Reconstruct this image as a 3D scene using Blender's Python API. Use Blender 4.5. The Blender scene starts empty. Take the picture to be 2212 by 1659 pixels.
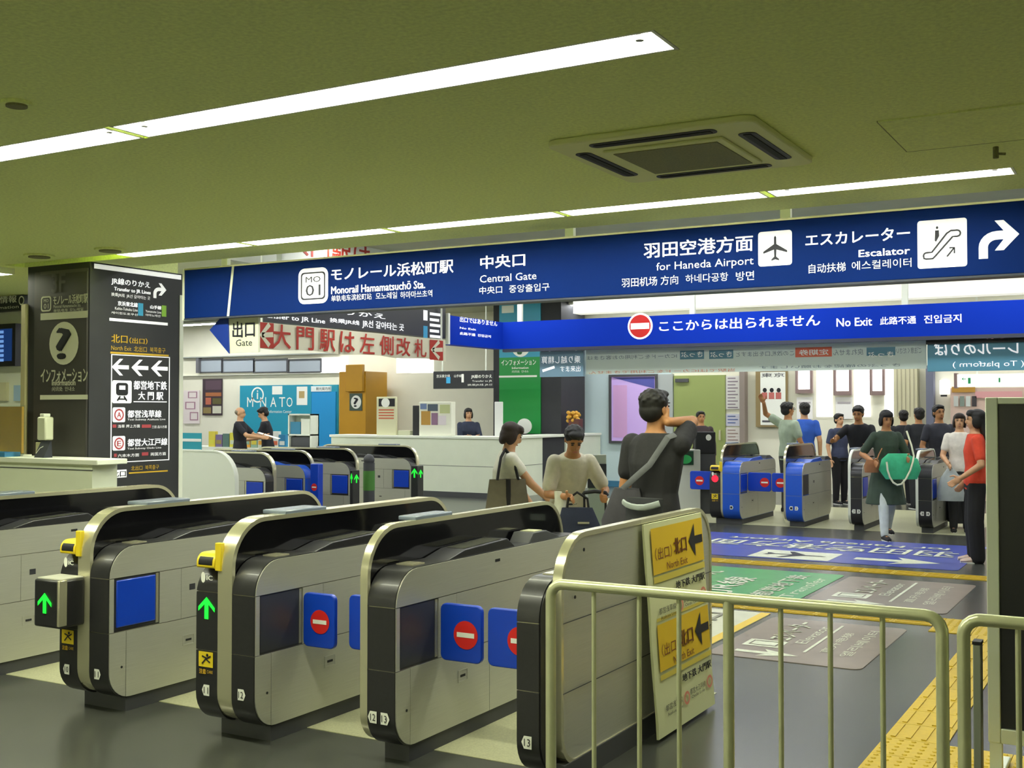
import bpy, bmesh, math, random
from mathutils import Vector, Matrix
random.seed(7)
SC = bpy.context.scene
COL = SC.collection
PI = math.pi

# ------------------------------------------------------------------ camera, world, exposure
YAW, HC, FPX = math.radians(29.75), 1.65, 2467.0
PITCH = math.atan(55.5 / FPX)
cd = bpy.data.cameras.new('camera'); cam = bpy.data.objects.new('camera', cd); COL.objects.link(cam)
cam.location = (0, 0, HC); cam.rotation_euler = (PI / 2 + PITCH, 0, YAW)
cd.sensor_width = 36; cd.lens = 36 * FPX / 2212; cd.clip_end = 200
SC.camera = cam
SC.view_settings.view_transform = 'Standard'; SC.view_settings.look = 'None'
SC.view_settings.gamma = 1; SC.view_settings.exposure = 0.3; SC.view_settings.use_curve_mapping = False
wd = bpy.data.worlds.new('world'); SC.world = wd; wd.use_nodes = True
wd.node_tree.nodes['Background'].inputs[0].default_value = (0.85, 0.9, 1, 1)
wd.node_tree.nodes['Background'].inputs[1].default_value = 0.25
TUBE = 36.0          # ceiling light strength of the low ceiling
HALL = 18.0         # ceiling light strength of the high hall
try: SC.cycles.use_denoising = True
except Exception: pass
SC.cycles.max_bounces = 8; SC.cycles.diffuse_bounces = 5; SC.cycles.glossy_bounces = 4
SC.cycles.sample_clamp_indirect = 6.0

# pixel -> point on a real plane, from the measured camera
_F = Vector((-math.sin(YAW) * math.cos(PITCH), math.cos(YAW) * math.cos(PITCH), math.sin(PITCH)))
_R = Vector((math.cos(YAW), math.sin(YAW), 0)); _U = _R.cross(_F); _C = Vector((0, 0, HC))
def ray(px, py): return _F + _R * ((px - 1106) / FPX) + _U * ((829.5 - py) / FPX)
def AY(px, py, y): r = ray(px, py); return _C + r * (y / r.y)
def AX(px, py, x): r = ray(px, py); return _C + r * (x / r.x)
def AZ(px, py, z): r = ray(px, py); return _C + r * ((z - HC) / r.z)
def AD(px, d, z=0.0):
    p = _R * ((px - 1106) / FPX * d) + Vector((-math.sin(YAW), math.cos(YAW), 0)) * d
    return Vector((p.x, p.y, z))

# ------------------------------------------------------------------ materials
def lin(h):
    h = h.lstrip('#'); v = [int(h[i:i + 2], 16) / 255 for i in (0, 2, 4)]
    return tuple((c / 12.92 if c <= .04045 else ((c + .055) / 1.055) ** 2.4) for c in v) + (1,)
_M = {}
def mat(name, col='#888888', rough=.5, metal=0., emit=0., ecol=None, noise=0., nscale=20., bump=0., bscale=80., stretch=None, alpha=1., coat=0., spec=.5, trans=0.):
    if name in _M: return _M[name]
    m = bpy.data.materials.new(name); m.use_nodes = True; nt = m.node_tree; b = nt.nodes['Principled BSDF']
    c = lin(col); b.inputs['Base Color'].default_value = c
    b.inputs['Roughness'].default_value = rough; b.inputs['Metallic'].default_value = metal
    b.inputs['Specular IOR Level'].default_value = spec
    if coat: b.inputs['Coat Weight'].default_value = coat; b.inputs['Coat Roughness'].default_value = .05
    if trans: b.inputs['Transmission Weight'].default_value = trans; b.inputs['IOR'].default_value = 1.02
    if alpha < 1: b.inputs['Alpha'].default_value = alpha
    if emit:
        b.inputs['Emission Color'].default_value = lin(ecol or col); b.inputs['Emission Strength'].default_value = emit
    if noise or bump:
        tc = nt.nodes.new('ShaderNodeTexCoord'); src = tc.outputs['Object']
        if stretch:
            mp = nt.nodes.new('ShaderNodeMapping'); mp.inputs['Scale'].default_value = stretch
            nt.links.new(src, mp.inputs['Vector']); src = mp.outputs['Vector']
    if noise:
        n = nt.nodes.new('ShaderNodeTexNoise'); n.inputs['Scale'].default_value = nscale; n.inputs['Detail'].default_value = 5
        nt.links.new(src, n.inputs['Vector'])
        r = nt.nodes.new('ShaderNodeValToRGB')
        r.color_ramp.elements[0].position = .3; r.color_ramp.elements[1].position = .7
        r.color_ramp.elements[0].color = tuple(max(0, x * (1 - noise)) for x in c[:3]) + (1,)
        r.color_ramp.elements[1].color = tuple(min(1, x * (1 + noise)) for x in c[:3]) + (1,)
        nt.links.new(n.outputs['Fac'], r.inputs['Fac']); nt.links.new(r.outputs['Color'], b.inputs['Base Color'])
    if bump:
        n2 = nt.nodes.new('ShaderNodeTexNoise'); n2.inputs['Scale'].default_value = bscale; n2.inputs['Detail'].default_value = 3
        nt.links.new(src, n2.inputs['Vector'])
        bp = nt.nodes.new('ShaderNodeBump'); bp.inputs['Strength'].default_value = bump; bp.inputs['Distance'].default_value = .01
        nt.links.new(n2.outputs['Fac'], bp.inputs['Height']); nt.links.new(bp.outputs['Normal'], b.inputs['Normal'])
    _M[name] = m
    return m
CEIL = mat('ceiling_paint', '#e8f2a2', .9, noise=.10, nscale=60, bump=.3, bscale=150)
HCEIL = mat('hall_ceiling_paint', '#c9cdb4', .9, noise=.05, nscale=3)
FLOOR = mat('dark_floor_sheet', '#464842', .24, noise=.16, nscale=2.2, bump=.012, bscale=12)
BEIGE = mat('beige_floor_sheet', '#bcbc98', .35, noise=.14, nscale=90)
WALLM = mat('cream_wall_paint', '#e6e4cf', .7, noise=.03, nscale=2)
WHITE = mat('white_paint', '#e8ecdd', .5)
PALE = mat('pale_green_counter', '#e4ead4', .4, noise=.02, nscale=4)
TUBEM = mat('lamp_diffuser', '#ffffff', .5, emit=TUBE, ecol='#fdffe2')
HALLM = mat('hall_lamp_diffuser', '#ffffff', .5, emit=HALL, ecol='#fbfdff')
TRAY = mat('lamp_tray', '#f2f4e8', .5)
BLUE = mat('sign_blue', '#0b2464', .6, noise=.05, nscale=1.2, spec=.04)
BLUE2 = mat('bright_sign_blue', '#1233a4', .5, emit=.10, ecol='#1232c0', spec=.04)
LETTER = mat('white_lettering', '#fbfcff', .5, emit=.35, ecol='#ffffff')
PRINT = mat('white_print', '#f2f4ea', .6)
DARKPR = mat('black_print', '#17181c', .6)
STEEL = mat('brushed_steel', '#c8c8bc', .34, .45, noise=.06, nscale=30, stretch=(1, .15, 12), bump=.05, bscale=40)
CHROME = mat('polished_steel', '#e6e2c2', .22, .7)
BLACK = mat('black_machine_shell', '#28282a', .38, noise=.08, nscale=40, coat=.1)
GLOSS = mat('black_glossy_visor', '#0c0c0f', .10, coat=.5)
GREYP = mat('grey_plinth', '#48494c', .6)
PANELG = mat('dark_flap_recess', '#3a3b40', .35)
FLAP = mat('blue_flap', '#0b3fbf', .35, coat=.2)
RED = mat('no_entry_red', '#d5201c', .5)
REDINK = mat('red_ink', '#b8321c', .6)
YEL = mat('yellow_plastic', '#e6cb2a', .4)
YELT = mat('yellow_tactile', '#c0a312', .55, noise=.06, nscale=30)
GREENL = mat('green_arrow_light', '#10d028', .4, emit=1.6, ecol='#18e030')
RAILM = mat('railing_paint', '#cdd0a8', .3, .35, noise=.06, nscale=12)
PILLAR = mat('charcoal_pillar', '#37383b', .55, noise=.05, nscale=5, spec=.25)
PILF = mat('charcoal_pillar_film', '#3f3d3a', .45)
INK = {}
def ink(h, name='coloured_print'): return mat('%s_%s' % (name, h[1:]), h, .6)
SKIN = mat('skin', '#c99a73', .55, noise=.05, nscale=25)
SKIN2 = mat('tanned_skin', '#b07c50', .55, noise=.05, nscale=25)
HAIR = mat('black_hair', '#100e0c', .6, noise=.3, nscale=60, stretch=(6, 6, 1))
HAIRB = mat('brown_hair', '#2a1c14', .6, noise=.3, nscale=60, stretch=(6, 6, 1))
def cloth(h): return mat('cloth_' + h[1:], h, .85, noise=.10, nscale=14, bump=.25, bscale=25)
GLASS = mat('clear_acrylic', '#f4fbf6', .05, trans=.95)

# ------------------------------------------------------------------ mesh helper
SPLIT = ('lettering', '_print', '_block', 'print_line', 'drawing', 'red_line', 'white_stripe', 'dark_heads', 'red_shirts', 'flight_row', 'line_symbol', 'line_ring', 'pictogram_mark', 'joint_line', 'panel_seam')
class MB:
    def __init__(s, tf=None): s.v = []; s.f = []; s.tf = tf; s.g = []
    def add(s, vs, fs):
        o = len(s.v); s.g.append((o, len(s.f)))
        s.v += [tuple(s.tf(Vector(v)) if s.tf else v) for v in vs]; s.f += [tuple(i + o for i in f) for f in fs]; return s
    def box(s, x0, x1, y0, y1, z0, z1):
        return s.add([(x0, y0, z0), (x1, y0, z0), (x1, y1, z0), (x0, y1, z0), (x0, y0, z1), (x1, y0, z1), (x1, y1, z1), (x0, y1, z1)],
                     [(0, 3, 2, 1), (4, 5, 6, 7), (0, 1, 5, 4), (1, 2, 6, 5), (2, 3, 7, 6), (3, 0, 4, 7)])
    def ext(s, pts, a, b, ax='x'):
        n = len(pts)
        def P(p, t): return (t, p[0], p[1]) if ax == 'x' else ((p[0], t, p[1]) if ax == 'y' else (p[0], p[1], t))
        return s.add([P(p, a) for p in pts] + [P(p, b) for p in pts],
                     [tuple(range(n)), tuple(range(2 * n - 1, n - 1, -1))] + [(i, (i + 1) % n, n + (i + 1) % n, n + i) for i in range(n)])
    def ring(s, out, inn, a, b, ax='x', closed=True):
        n = len(out)
        def P(p, t): return (t, p[0], p[1]) if ax == 'x' else ((p[0], t, p[1]) if ax == 'y' else (p[0], p[1], t))
        vs = [P(p, a) for p in out] + [P(p, b) for p in out] + [P(p, a) for p in inn] + [P(p, b) for p in inn]
        fs = []
        for i in range(n if closed else n - 1):
            j = (i + 1) % n
            fs += [(i, j, n + j, n + i), (2 * n + j, 2 * n + i, 3 * n + i, 3 * n + j), (j, i, 2 * n + i, 2 * n + j), (n + i, n + j, 3 * n + j, 3 * n + i)]
        return s.add(vs, fs)
    def tube(s, pts, r, n=10, rb=None):
        pts = [Vector(p) for p in pts]; m = len(pts); vs = []; fs = []; up = None
        for i, p in enumerate(pts):
            d = (pts[min(i + 1, m - 1)] - pts[max(i - 1, 0)]).normalized()
            if up is None: up = Vector((0, 0, 1)) if abs(d.z) < .9 else Vector((1, 0, 0))
            a = d.cross(up).normalized(); b = a.cross(d).normalized(); up = b
            rr = r if not callable(r) else r(i / (m - 1))
            r2 = rb if rb is not None else rr
            vs += [tuple(p + a * (rr * math.cos(2 * PI * k / n)) + b * (r2 * math.sin(2 * PI * k / n))) for k in range(n)]
        for i in range(m - 1):
            for k in range(n): fs.append((i * n + k, i * n + (k + 1) % n, (i + 1) * n + (k + 1) % n, (i + 1) * n + k))
        fs += [tuple(range(n - 1, -1, -1)), tuple((m - 1) * n + k for k in range(n))]
        return s.add(vs, fs)
    def ell(s, c, r, n=14, m=9, rot=None):
        c = Vector(c); vs = []; fs = []
        def P(v): v = Vector(v); v = rot @ v if rot else v; return tuple(c + v)
        vs.append(P((0, 0, r[2])))
        for i in range(1, m):
            t = PI * i / m
            for k in range(n):
                a = 2 * PI * k / n; vs.append(P((r[0] * math.sin(t) * math.cos(a), r[1] * math.sin(t) * math.sin(a), r[2] * math.cos(t))))
        vs.append(P((0, 0, -r[2])))
        for k in range(n): fs.append((0, 1 + k, 1 + (k + 1) % n))
        for i in range(m - 2):
            for k in range(n): fs.append((1 + i * n + k, 1 + (i + 1) * n + k, 1 + (i + 1) * n + (k + 1) % n, 1 + i * n + (k + 1) % n))
        L = 1 + (m - 1) * n
        for k in range(n): fs.append((L, L - n + (k + 1) % n, L - n + k))
        return s.add(vs, fs)
    def build(s, name, m, parent=None, bevel=0, smooth=True, world=False, loc=None):
        if len(s.g) > 1 and any(k in name for k in SPLIT):          # print: every string or mark its own part
            ends = s.g[1:] + [(len(s.v), len(s.f))]; o = None
            for (v0, f0), (v1, f1) in zip(s.g, ends):
                q = MB(); q.v = s.v[v0:v1]; q.f = [tuple(i - v0 for i in f) for f in s.f[f0:f1]]; q.g = [(0, 0)]
                o = q.build(name, m, parent, bevel, smooth, world, loc)
            return o
        me = bpy.data.meshes.new(name)
        off = Vector((0, 0, 0))
        if world and parent is not None:
            q = parent
            while q.parent: q = q.parent
            off = Vector(q.location)
        if loc is not None: off = Vector(loc)
        me.from_pydata([tuple(Vector(v) - off) for v in s.v], [], s.f)
        bm = bmesh.new(); bm.from_mesh(me); bmesh.ops.recalc_face_normals(bm, faces=bm.faces); bm.to_mesh(me); bm.free()
        if smooth:
            me.shade_smooth(); me.set_sharp_from_angle(angle=math.radians(38))
        me.materials.append(m)
        o = bpy.data.objects.new(name, me); COL.objects.link(o)
        if parent is not None: o.parent = parent
        elif loc is not None: o.location = loc
        if bevel:
            b = o.modifiers.new('bevel', 'BEVEL'); b.width = bevel; b.segments = 2; b.limit_method = 'ANGLE'; b.angle_limit = math.radians(50)
        return o

def tag(o, label, cat, group=None, kind=None):
    o['label'] = label; o['category'] = cat
    if group: o['group'] = group
    if kind: o['kind'] = kind
    return o
def thing(name, label, cat, loc=(0, 0, 0), rz=0., group=None):
    o = bpy.data.objects.new(name, None); COL.objects.link(o); o.empty_display_size = .1
    o.location = loc; o.rotation_euler = (0, 0, rz)
    return tag(o, label, cat, group)
def struct(name, mb, m, parent=None, **k):
    o = mb.build(name, m, parent, **k)
    if parent is None: o['kind'] = 'structure'
    return o

# ------------------------------------------------------------------ flat print: text and pictograms on panels
class Pan:
    """a flat panel: origin, unit u (reading direction), unit v (up), normal"""
    def __init__(s, o, u, v, n): s.o, s.u, s.v, s.n = Vector(o), Vector(u), Vector(v), Vector(n)
    def p(s, u, v, e=.002): return tuple(s.o + s.u * u + s.v * v + s.n * e)
def front(y): return Pan((0, y, 0), (1, 0, 0), (0, 0, 1), (0, -1, 0))          # faces the camera, u = world x, v = z
def side(x): return Pan((x, 0, 0), (0, 1, 0), (0, 0, 1), (1, 0, 0))            # faces +x, u = world y, v = z
_T = {}
def glyphs(s, bold):
    k = (s, bold)
    if k not in _T:
        c = bpy.data.curves.new('t', 'FONT'); c.body = s; c.resolution_u = 2; 
        o = bpy.data.objects.new('t', c); COL.objects.link(o)
        dg = bpy.context.evaluated_depsgraph_get(); me = bpy.data.meshes.new_from_object(o.evaluated_get(dg))
        vs = [(v.co.x, v.co.y) for v in me.vertices]; fs = [tuple(p.vertices) for p in me.polygons]
        bpy.data.objects.remove(o); bpy.data.curves.remove(c); bpy.data.meshes.remove(me)
        if not vs: vs, fs = [(0, 0), (1, 0), (1, 1)], [(0, 1, 2)]
        if bold:
            n = len(vs); b0, g0 = vs, fs; vs, fs = [], []
            for k, (dx, dy) in enumerate(((-.014, -.010), (.014, -.010), (.014, .010), (-.014, .010))):
                vs = vs + [(a + dx, b + dy) for a, b in b0]; fs = fs + [tuple(i + n * k for i in f) for f in g0]
        x0 = min(a for a, b in vs); x1 = max(a for a, b in vs); y0 = min(b for a, b in vs); y1 = max(b for a, b in vs)
        q = len(vs) // (4 if bold else 1)
        _T[k] = ([((a - x0) / (x1 - x0 or 1), (b - y0) / (y1 - y0 or 1), i // q) for i, (a, b) in enumerate(vs)], fs)
    return _T[k]
def text(mb, pan, s, u0, u1, v0, v1, bold=True, mirror=False, turn=0, e=.002):
    vs, fs = glyphs(s, bold)
    out = []
    for a, b, lv in vs:
        if mirror: a = 1 - a
        if turn == 90: a, b = 1 - b, a
        if turn == -90: a, b = b, 1 - a
        if turn == 180: a, b = 1 - a, 1 - b
        out.append(pan.p(u0 + a * (u1 - u0), v0 + b * (v1 - v0), e + .0009 * lv))
    mb.add(out, fs)
def poly(mb, pan, pts, u0, u1, v0, v1, e=.002):
    mb.add([pan.p(u0 + a * (u1 - u0), v0 + b * (v1 - v0), e) for a, b in pts], [tuple(range(len(pts)))])
def rect(mb, pan, u0, u1, v0, v1, e=.002): poly(mb, pan, [(0, 0), (1, 0), (1, 1), (0, 1)], u0, u1, v0, v1, e)
def rrect(r, n=5, w=1., h=1.):
    rx, ry = r / w, r / h; pts = []
    for cx, cy, a0 in ((1 - rx, ry, -PI / 2), (1 - rx, 1 - ry, 0), (rx, 1 - ry, PI / 2), (rx, ry, PI)):
        for i in range(n + 1):
            a = a0 + PI / 2 * i / n; pts.append((cx + rx * math.cos(a), cy + ry * math.sin(a)))
    return pts
def disc(n=28): return [(.5 + .5 * math.cos(2 * PI * i / n), .5 + .5 * math.sin(2 * PI * i / n)) for i in range(n)]
def annulus(mb, pan, u0, u1, v0, v1, t, e=.002, n=32, shape=None, hole=None):
    o = shape or disc(n); k = len(o)
    i_ = hole or [(.5 + (a - .5) * (1 - 2 * t), .5 + (b - .5) * (1 - 2 * t)) for a, b in o]
    vs = [pan.p(u0 + a * (u1 - u0), v0 + b * (v1 - v0), e) for a, b in list(o) + list(i_)]
    mb.add(vs, [(i, (i + 1) % k, k + (i + 1) % k, k + i) for i in range(k)])
def stroke(mb, pan, pts, w, u0, u1, v0, v1, e=.002, closed=False):
    """constant width line; points in unit box, width in metres"""
    P = [Vector((u0 + a * (u1 - u0), v0 + b * (v1 - v0))) for a, b in pts]; m = len(P); L = []; R = []
    for i, p in enumerate(P):
        a = P[(i - 1) % m] if (closed or i) else P[i]; b = P[(i + 1) % m] if (closed or i < m - 1) else P[i]
        d = (b - a).normalized(); nn = Vector((-d.y, d.x)); L.append(p + nn * w / 2); R.append(p - nn * w / 2)
    vs = [pan.p(q.x, q.y, e) for q in L + R]
    mb.add(vs, [(i, (i + 1) % m, m + (i + 1) % m, m + i) for i in range(m if closed else m - 1)])
ARROW_L = [(0, .5), (.46, 1), (.66, 1), (.33, .62), (1, .62), (1, .38), (.33, .38), (.66, 0), (.46, 0)]
ARROW_R = [(1 - a, b) for a, b in ARROW_L][::-1]
ARROW_U = [(b, 1 - a) for a, b in ARROW_L]
def arc(cx, cy, r, a0, a1, n=8): return [(cx + r * math.cos(math.radians(a0 + (a1 - a0) * i / n)), cy + r * math.sin(math.radians(a0 + (a1 - a0) * i / n))) for i in range(n + 1)]
TURN_R = [(0, 0), (0, .3)] + [(.45 + .45 * math.cos(math.radians(t)), .3 + .42 * math.sin(math.radians(t))) for t in range(180, 89, -15)] + [(.62, .72), (.4, 1), (.62, 1), (1, .6), (.62, .2), (.4, .2), (.62, .49)] + [(.45 + .22 * math.cos(math.radians(t)), .3 + .19 * math.sin(math.radians(t))) for t in range(90, 181, 15)] + [(.23, 0)]
PLANE = [(.5, 1), (.545, .93), (.55, .66), (1, .38), (1, .3), (.55, .44), (.54, .16), (.66, .06), (.66, 0), (.5, .05), (.34, 0), (.34, .06), (.46, .16), (.45, .44), (0, .3), (0, .38), (.45, .66), (.455, .93)]

# ================================================================== SETTING
CZ, HZ = 2.8, 3.9
mb = MB(); mb.box(-34, 4, -3, 24, -.2, 0); struct('floor', mb, FLOOR)
mb = MB(); mb.box(-12, -2.285, 4.65, 6.4, -.05, .003); struct('floor_lane', mb, BEIGE)
mb = MB(); mb.box(-9, -2.2, 15.95, 19.5, -.05, .003); struct('floor_lane', mb, BEIGE)
mb = MB(); mb.box(-16, -10.1, 10.2, 15.2, -.05, .003); struct('floor_lane', mb, BEIGE)
# low ceiling, left open where the light troughs sit
mb = MB()
ROWS = [(3.195, 3.41), (5.86, 6.05), (-2.1, -1.89)]
edge = 6.45; ys = [-3]
for a, b in sorted(ROWS): ys += [a, b]
ys.append(edge)
for i in range(0, len(ys), 2): mb.box(-8.0, 4, ys[i], ys[i + 1], CZ, CZ + .3)
ends = [-1.33, -.61, -1.33]
for (a, b), x in zip(ROWS, ends): mb.box(x, 4, a, b, CZ, CZ + .3)
mb.box(-34, -8.0, -3, 7.7, CZ, CZ + .3)
mb.box(-8.0, 4, -3, edge, CZ + .3, CZ + .34)
struct('ceiling', mb, CEIL)
mb = MB(); mb.box(-34, 4, edge, 24, HZ, HZ + .1); struct('ceiling_hall', mb, HCEIL)
mb = MB(); mb.box(-34, 4, edge - .02, edge, CZ + .34, HZ + .1); struct('wall_fascia', mb, HCEIL)
mb = MB(); mb.box(-34, 4, 22.5, 22.7, 0, HZ); struct('wall_back', mb, WALLM)
mb = MB(); mb.box(3.9, 4.1, -3, 24, 0, HZ); struct('wall_right', mb, WALLM)
mb = MB(); mb.box(-34.1, -33.9, -3, 24, 0, HZ); struct('wall_left', mb, WALLM)
mb = MB(); mb.box(-34, 4, -3.1, -3, 0, HZ); struct('wall_rear', mb, WALLM)
mb = MB(); mb.box(-20, -9.9, 7.52, 7.7, 0, CZ); struct('wall_flight_corner', mb, WHITE)

# ceiling lights
def trough(x0, x1, y0, y1, z, M, label, grp, ncap=True):
    t = thing('ceiling_light', label, 'light', ((x0 + x1) / 2, (y0 + y1) / 2, z), 0, grp)
    a, b, w = (x1 - x0) / 2 - .004, (y1 - y0) / 2 - .002, .012
    m = MB(); m.box(-a, a, -b, -b + w, .0, .09); m.box(-a, a, b - w, b, .0, .09); m.box(-a, -a + w, -b + w, b - w, 0, .09); m.box(a - w, a, -b + w, b - w, 0, .09)
    m.build('tray', TRAY, t)
    m = MB(); m.box(-a + w, a - w, -b + w, b - w, .03, .05); m.build('diffuser', M, t)
    if ncap:
        for sx in (-1, 1):
            m = MB(); m.tube([(sx * (a - .09), 0, .03), (sx * (a - .09), 0, .012)], .014, 10); m.build('lamp_holder', DARKPR, t)
    return t
near = ['ending just before the air conditioner', 'second, past the dark joint', 'third of its line, outside the frame']
for j in range(3):
    x1 = ends[0] - 2.41 * j
    trough(x1 - 2.39, x1, ROWS[0][0], ROWS[0][1], CZ, TUBEM, 'largest white light trough overhead, ' + near[j], None)
for j in range(3):  # unseen row, added to brighten the near ceiling and floor
    x1 = ends[2] - 2.41 * j
    trough(x1 - 2.39, x1, ROWS[2][0], ROWS[2][1], CZ, TUBEM, 'added white light trough in the ceiling behind the viewer, unseen', 'added light troughs behind the viewer')
far = ['with the free end above the turning arrow', 'second from the free end', 'third from the free end', 'fourth, above the numbered station sign', 'fifth, its end beside the charcoal pillar']
for j in range(5):
    x1 = ends[1] - 1.232 * j
    trough(x1 - 1.21, x1, ROWS[1][0], ROWS[1][1], CZ, TUBEM, 'slim light trough over the blue sign, ' + far[j], None, j == 0)
trough(-9.6, -8.12, 5.86, 6.05, CZ - .05, TUBEM, 'white light trough beyond the charcoal pillar, over the counter', None, False)
for j, y in enumerate((8.6, 11.8, 15.0, 18.2, 21.4)):
    for i, x in enumerate((-1.2, -5.2, -9.2, -13.2, -17.2, -21.2, -25.2)):
        if i == 3 and j == 4: continue
        t = thing('hall_light', 'flat white strip light under the high hall ceiling', 'light', (x, y, HZ - .015), 0, 'strip lights under the hall ceiling')
        m = MB(); m.box(-1.6, 1.6, -.16, .16, -.05, 0); m.build('housing', TRAY, t)
        m = MB(); m.box(-1.55, 1.55, -.13, .13, -.062, -.05); m.build('diffuser', HALLM, t)

# ceiling cassette, hatch, small round fittings
cx0, cx1, cy0, cy1 = -2.29, -1.375, 4.29, 5.19
ca = thing('air_conditioner', 'square ceiling air conditioner cassette with four black slots', 'air conditioner', ((cx0 + cx1) / 2, (cy0 + cy1) / 2, CZ))
h = .4575
ACM = mat('cassette_plastic', '#dce0a2', .6); ACG = mat('cassette_grille', '#75754a', .7, noise=.2, nscale=120)
m = MB(); m.ext([(x * 2 * h - h, y * 2 * h - h) for x, y in rrect(.06, 4)], -.028, 0, 'z'); m.build('frame', ACM, ca, bevel=.006)
m = MB(); m.box(-.27, .27, -.27, .27, -.04, -.028); m.build('grille_panel', ACM, ca, bevel=.004)
m = MB(); m.box(-.235, .235, -.235, .235, -.043, -.04)
m.build('grille', ACG, ca)
for a in range(4):
    R = Matrix.Rotation(a * PI / 2, 3, 'Z')
    m = MB(lambda v, R=R: R @ v); m.ext([((x - .5) * .56, -.37 + (y - .5) * .075) for x, y in rrect(.03, 4, .56, .075)], -.031, -.0275, 'z'); sl = m.build('air_slot', DARKPR, ca)
    m = MB(lambda v, R=R: R @ v); m.box(-.26, .26, -.385, -.355, -.034, -.031); m.build('louvre', mat('louvre_black', '#101012', .8), sl)
ht = thing('ceiling_hatch', 'faint square access hatch with a hook in olive ceiling', 'hatch', (-.68, 4.95, CZ))
m = MB(); m.box(-.3, .3, -.3, .3, -.006, 0); m.build('cover', CEIL, ht)
m = MB(); m.box(-.304, -.3, -.3, .3, -.007, 0); m.box(-.3, .3, .3, .304, -.007, 0); m.build('frame', mat('hatch_gap', '#8f9460', .8), ht)
m = MB(); m.box(.31, .34, -.3, -.05, -.008, 0); m.build('slot', GREYP, ht)
m = MB(); m.tube([(.05, .42, 0), (.05, .42, -.05)], .012, 8); m.tube([(.05, .42, -.03), (.09, .42, -.035)], .006, 6); m.build('hook', ACG, ht)
for p, r, lab in (((36, 220), .055, 'small round fire detector alone on the near ceiling'), ((238, 538), .11, 'dark round ceiling speaker just before the charcoal pillar'), ((85, 551), .11, 'dark round ceiling disc above the information counter')):
    q = AZ(*p, CZ); t = thing('ceiling_fitting', lab, 'ceiling fitting', q)
    m = MB(); m.tube([(0, 0, 0), (0, 0, -.012)], r, 20); m.build('rim', CEIL, t)
    m = MB(); m.tube([(0, 0, -.012), (0, 0, -.02)], r * .7, 20); m.build('face', ACG, t)

# ================================================================== PILLAR with print, near
pl = thing('pillar', 'charcoal station pillar covered with white direction lettering', 'pillar', (-7.6, 6.5, 0))
m = MB(); m.box(-7.96, -7.23, 6.05, 7.02, 0, CZ); m.build('shaft', PILLAR, pl, world=True)
m = MB(); m.box(-8.0, -7.95, 6.02, 7.04, 0, CZ - .3); m.build('corner_strip', mat('beige_corner', '#a8a27c', .5), pl, world=True)
m = MB(); m.box(-7.86, -7.245, 6.035, 6.05, 1.0, 2.75); m.build('front_film', PILF, pl, world=True)
m = MB(); m.box(-7.23, -7.225, 6.98, 7.02, .9, 2.62); m.build('edge_trim', WHITE, pl, world=True)
FR = front(6.035)
def fy(px, py): p = AY(px, py, 6.035); return p.x, p.z
def box_uv(fn, x0, y0, x1, y1):
    a = fn((x0 + x1) / 2, y1); b = fn((x0 + x1) / 2, y0); l = fn(x0, (y0 + y1) / 2); r = fn(x1, (y0 + y1) / 2)
    return l[0], r[0], a[1], b[1]
def pix(p):
    d = Vector(p) - _C; w = d.dot(_F); return 829.5 - FPX * d.dot(_U) / w
def T(mb, pan, fn, s, x0, y0, x1, y1, **k):
    if fn.__name__ in ('s1', 'f2', 'f2s', 'ss'):
        u0, u1, v0, v1 = box_uv(fn, x0, y0, x1, y1); vm = (v0 + v1) / 2
        dy = abs(pix(pan.p(u0, vm)) - pix(pan.p(u1, vm))); dy = min(dy, (y1 - y0) * .45); y0 += dy / 2; y1 -= dy / 2
    text(mb, pan, s, *box_uv(fn, x0, y0, x1, y1), **k)
def Rr(mb, pan, fn, x0, y0, x1, y1, e=.002): rect(mb, pan, *box_uv(fn, x0, y0, x1, y1), e)
def Pp(mb, pan, fn, pts, x0, y0, x1, y1, e=.002): poly(mb, pan, pts, *box_uv(fn, x0, y0, x1, y1), e)
OFFW = mat('cream_film', '#d3d3bd', .6)
m = MB()
Rr(m, FR, fy, 88, 674, 190, 689); Rr(m, FR, fy, 87, 853, 190, 863)
Pp(m, FR, fy, disc(), 107, 695, 170, 788)
T(m, FR, fy, 'インフォメーション', 89, 796, 190, 826); T(m, FR, fy, 'Information', 113, 820, 164, 833); T(m, FR, fy, '问讯处  안내소', 113, 835, 162, 845, bold=False)
T(m, FR, fy, 'モノレール浜松町駅', 116, 636, 190, 657); T(m, FR, fy, 'Monorail Hamamatsucho Sta.', 116, 657, 175, 664, bold=False); T(m, FR, fy, '单轨电车 모노레일', 116, 666, 180, 673, bold=False)
annulus(m, FR, *box_uv(fy, 89, 640, 111, 673), .1, shape=rrect(.2)); T(m, FR, fy, 'MO', 95, 646, 105, 653, bold=False); T(m, FR, fy, '01', 95, 656, 105, 667, bold=False)
m.build('front_lettering', OFFW, pl, world=True)
m = MB(); T(m, FR, fy, '?', 122, 708, 155, 776, e=.004); m.build('question_mark', DARKPR, pl, world=True)
m = MB(); T(m, FR, fy, '3F', 112, 590, 142, 632); Rr(m, FR, fy, 88, 583, 190, 590); m.build('faint_floor_number', mat('faded_film', '#5a5854', .6), pl, world=True)
SR = side(-7.23)
def sx(px, py): p = AX(px, py, -7.23); return p.y, p.z
m = MB()
Rr(m, SR, sx, 203, 582, 391, 592); Rr(m, SR, sx, 236, 692, 362, 698)
T(m, SR, sx, 'JR線のりかえ', 240, 604, 324, 620); T(m, SR, sx, 'Transfer to JR Lines', 246, 624, 325, 634); T(m, SR, sx, '换乘JR线  JR선 갈아타는 곳', 240, 636, 324, 645, bold=False)
Pp(m, SR, sx, TURN_R, 331, 612, 359, 645)
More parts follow.
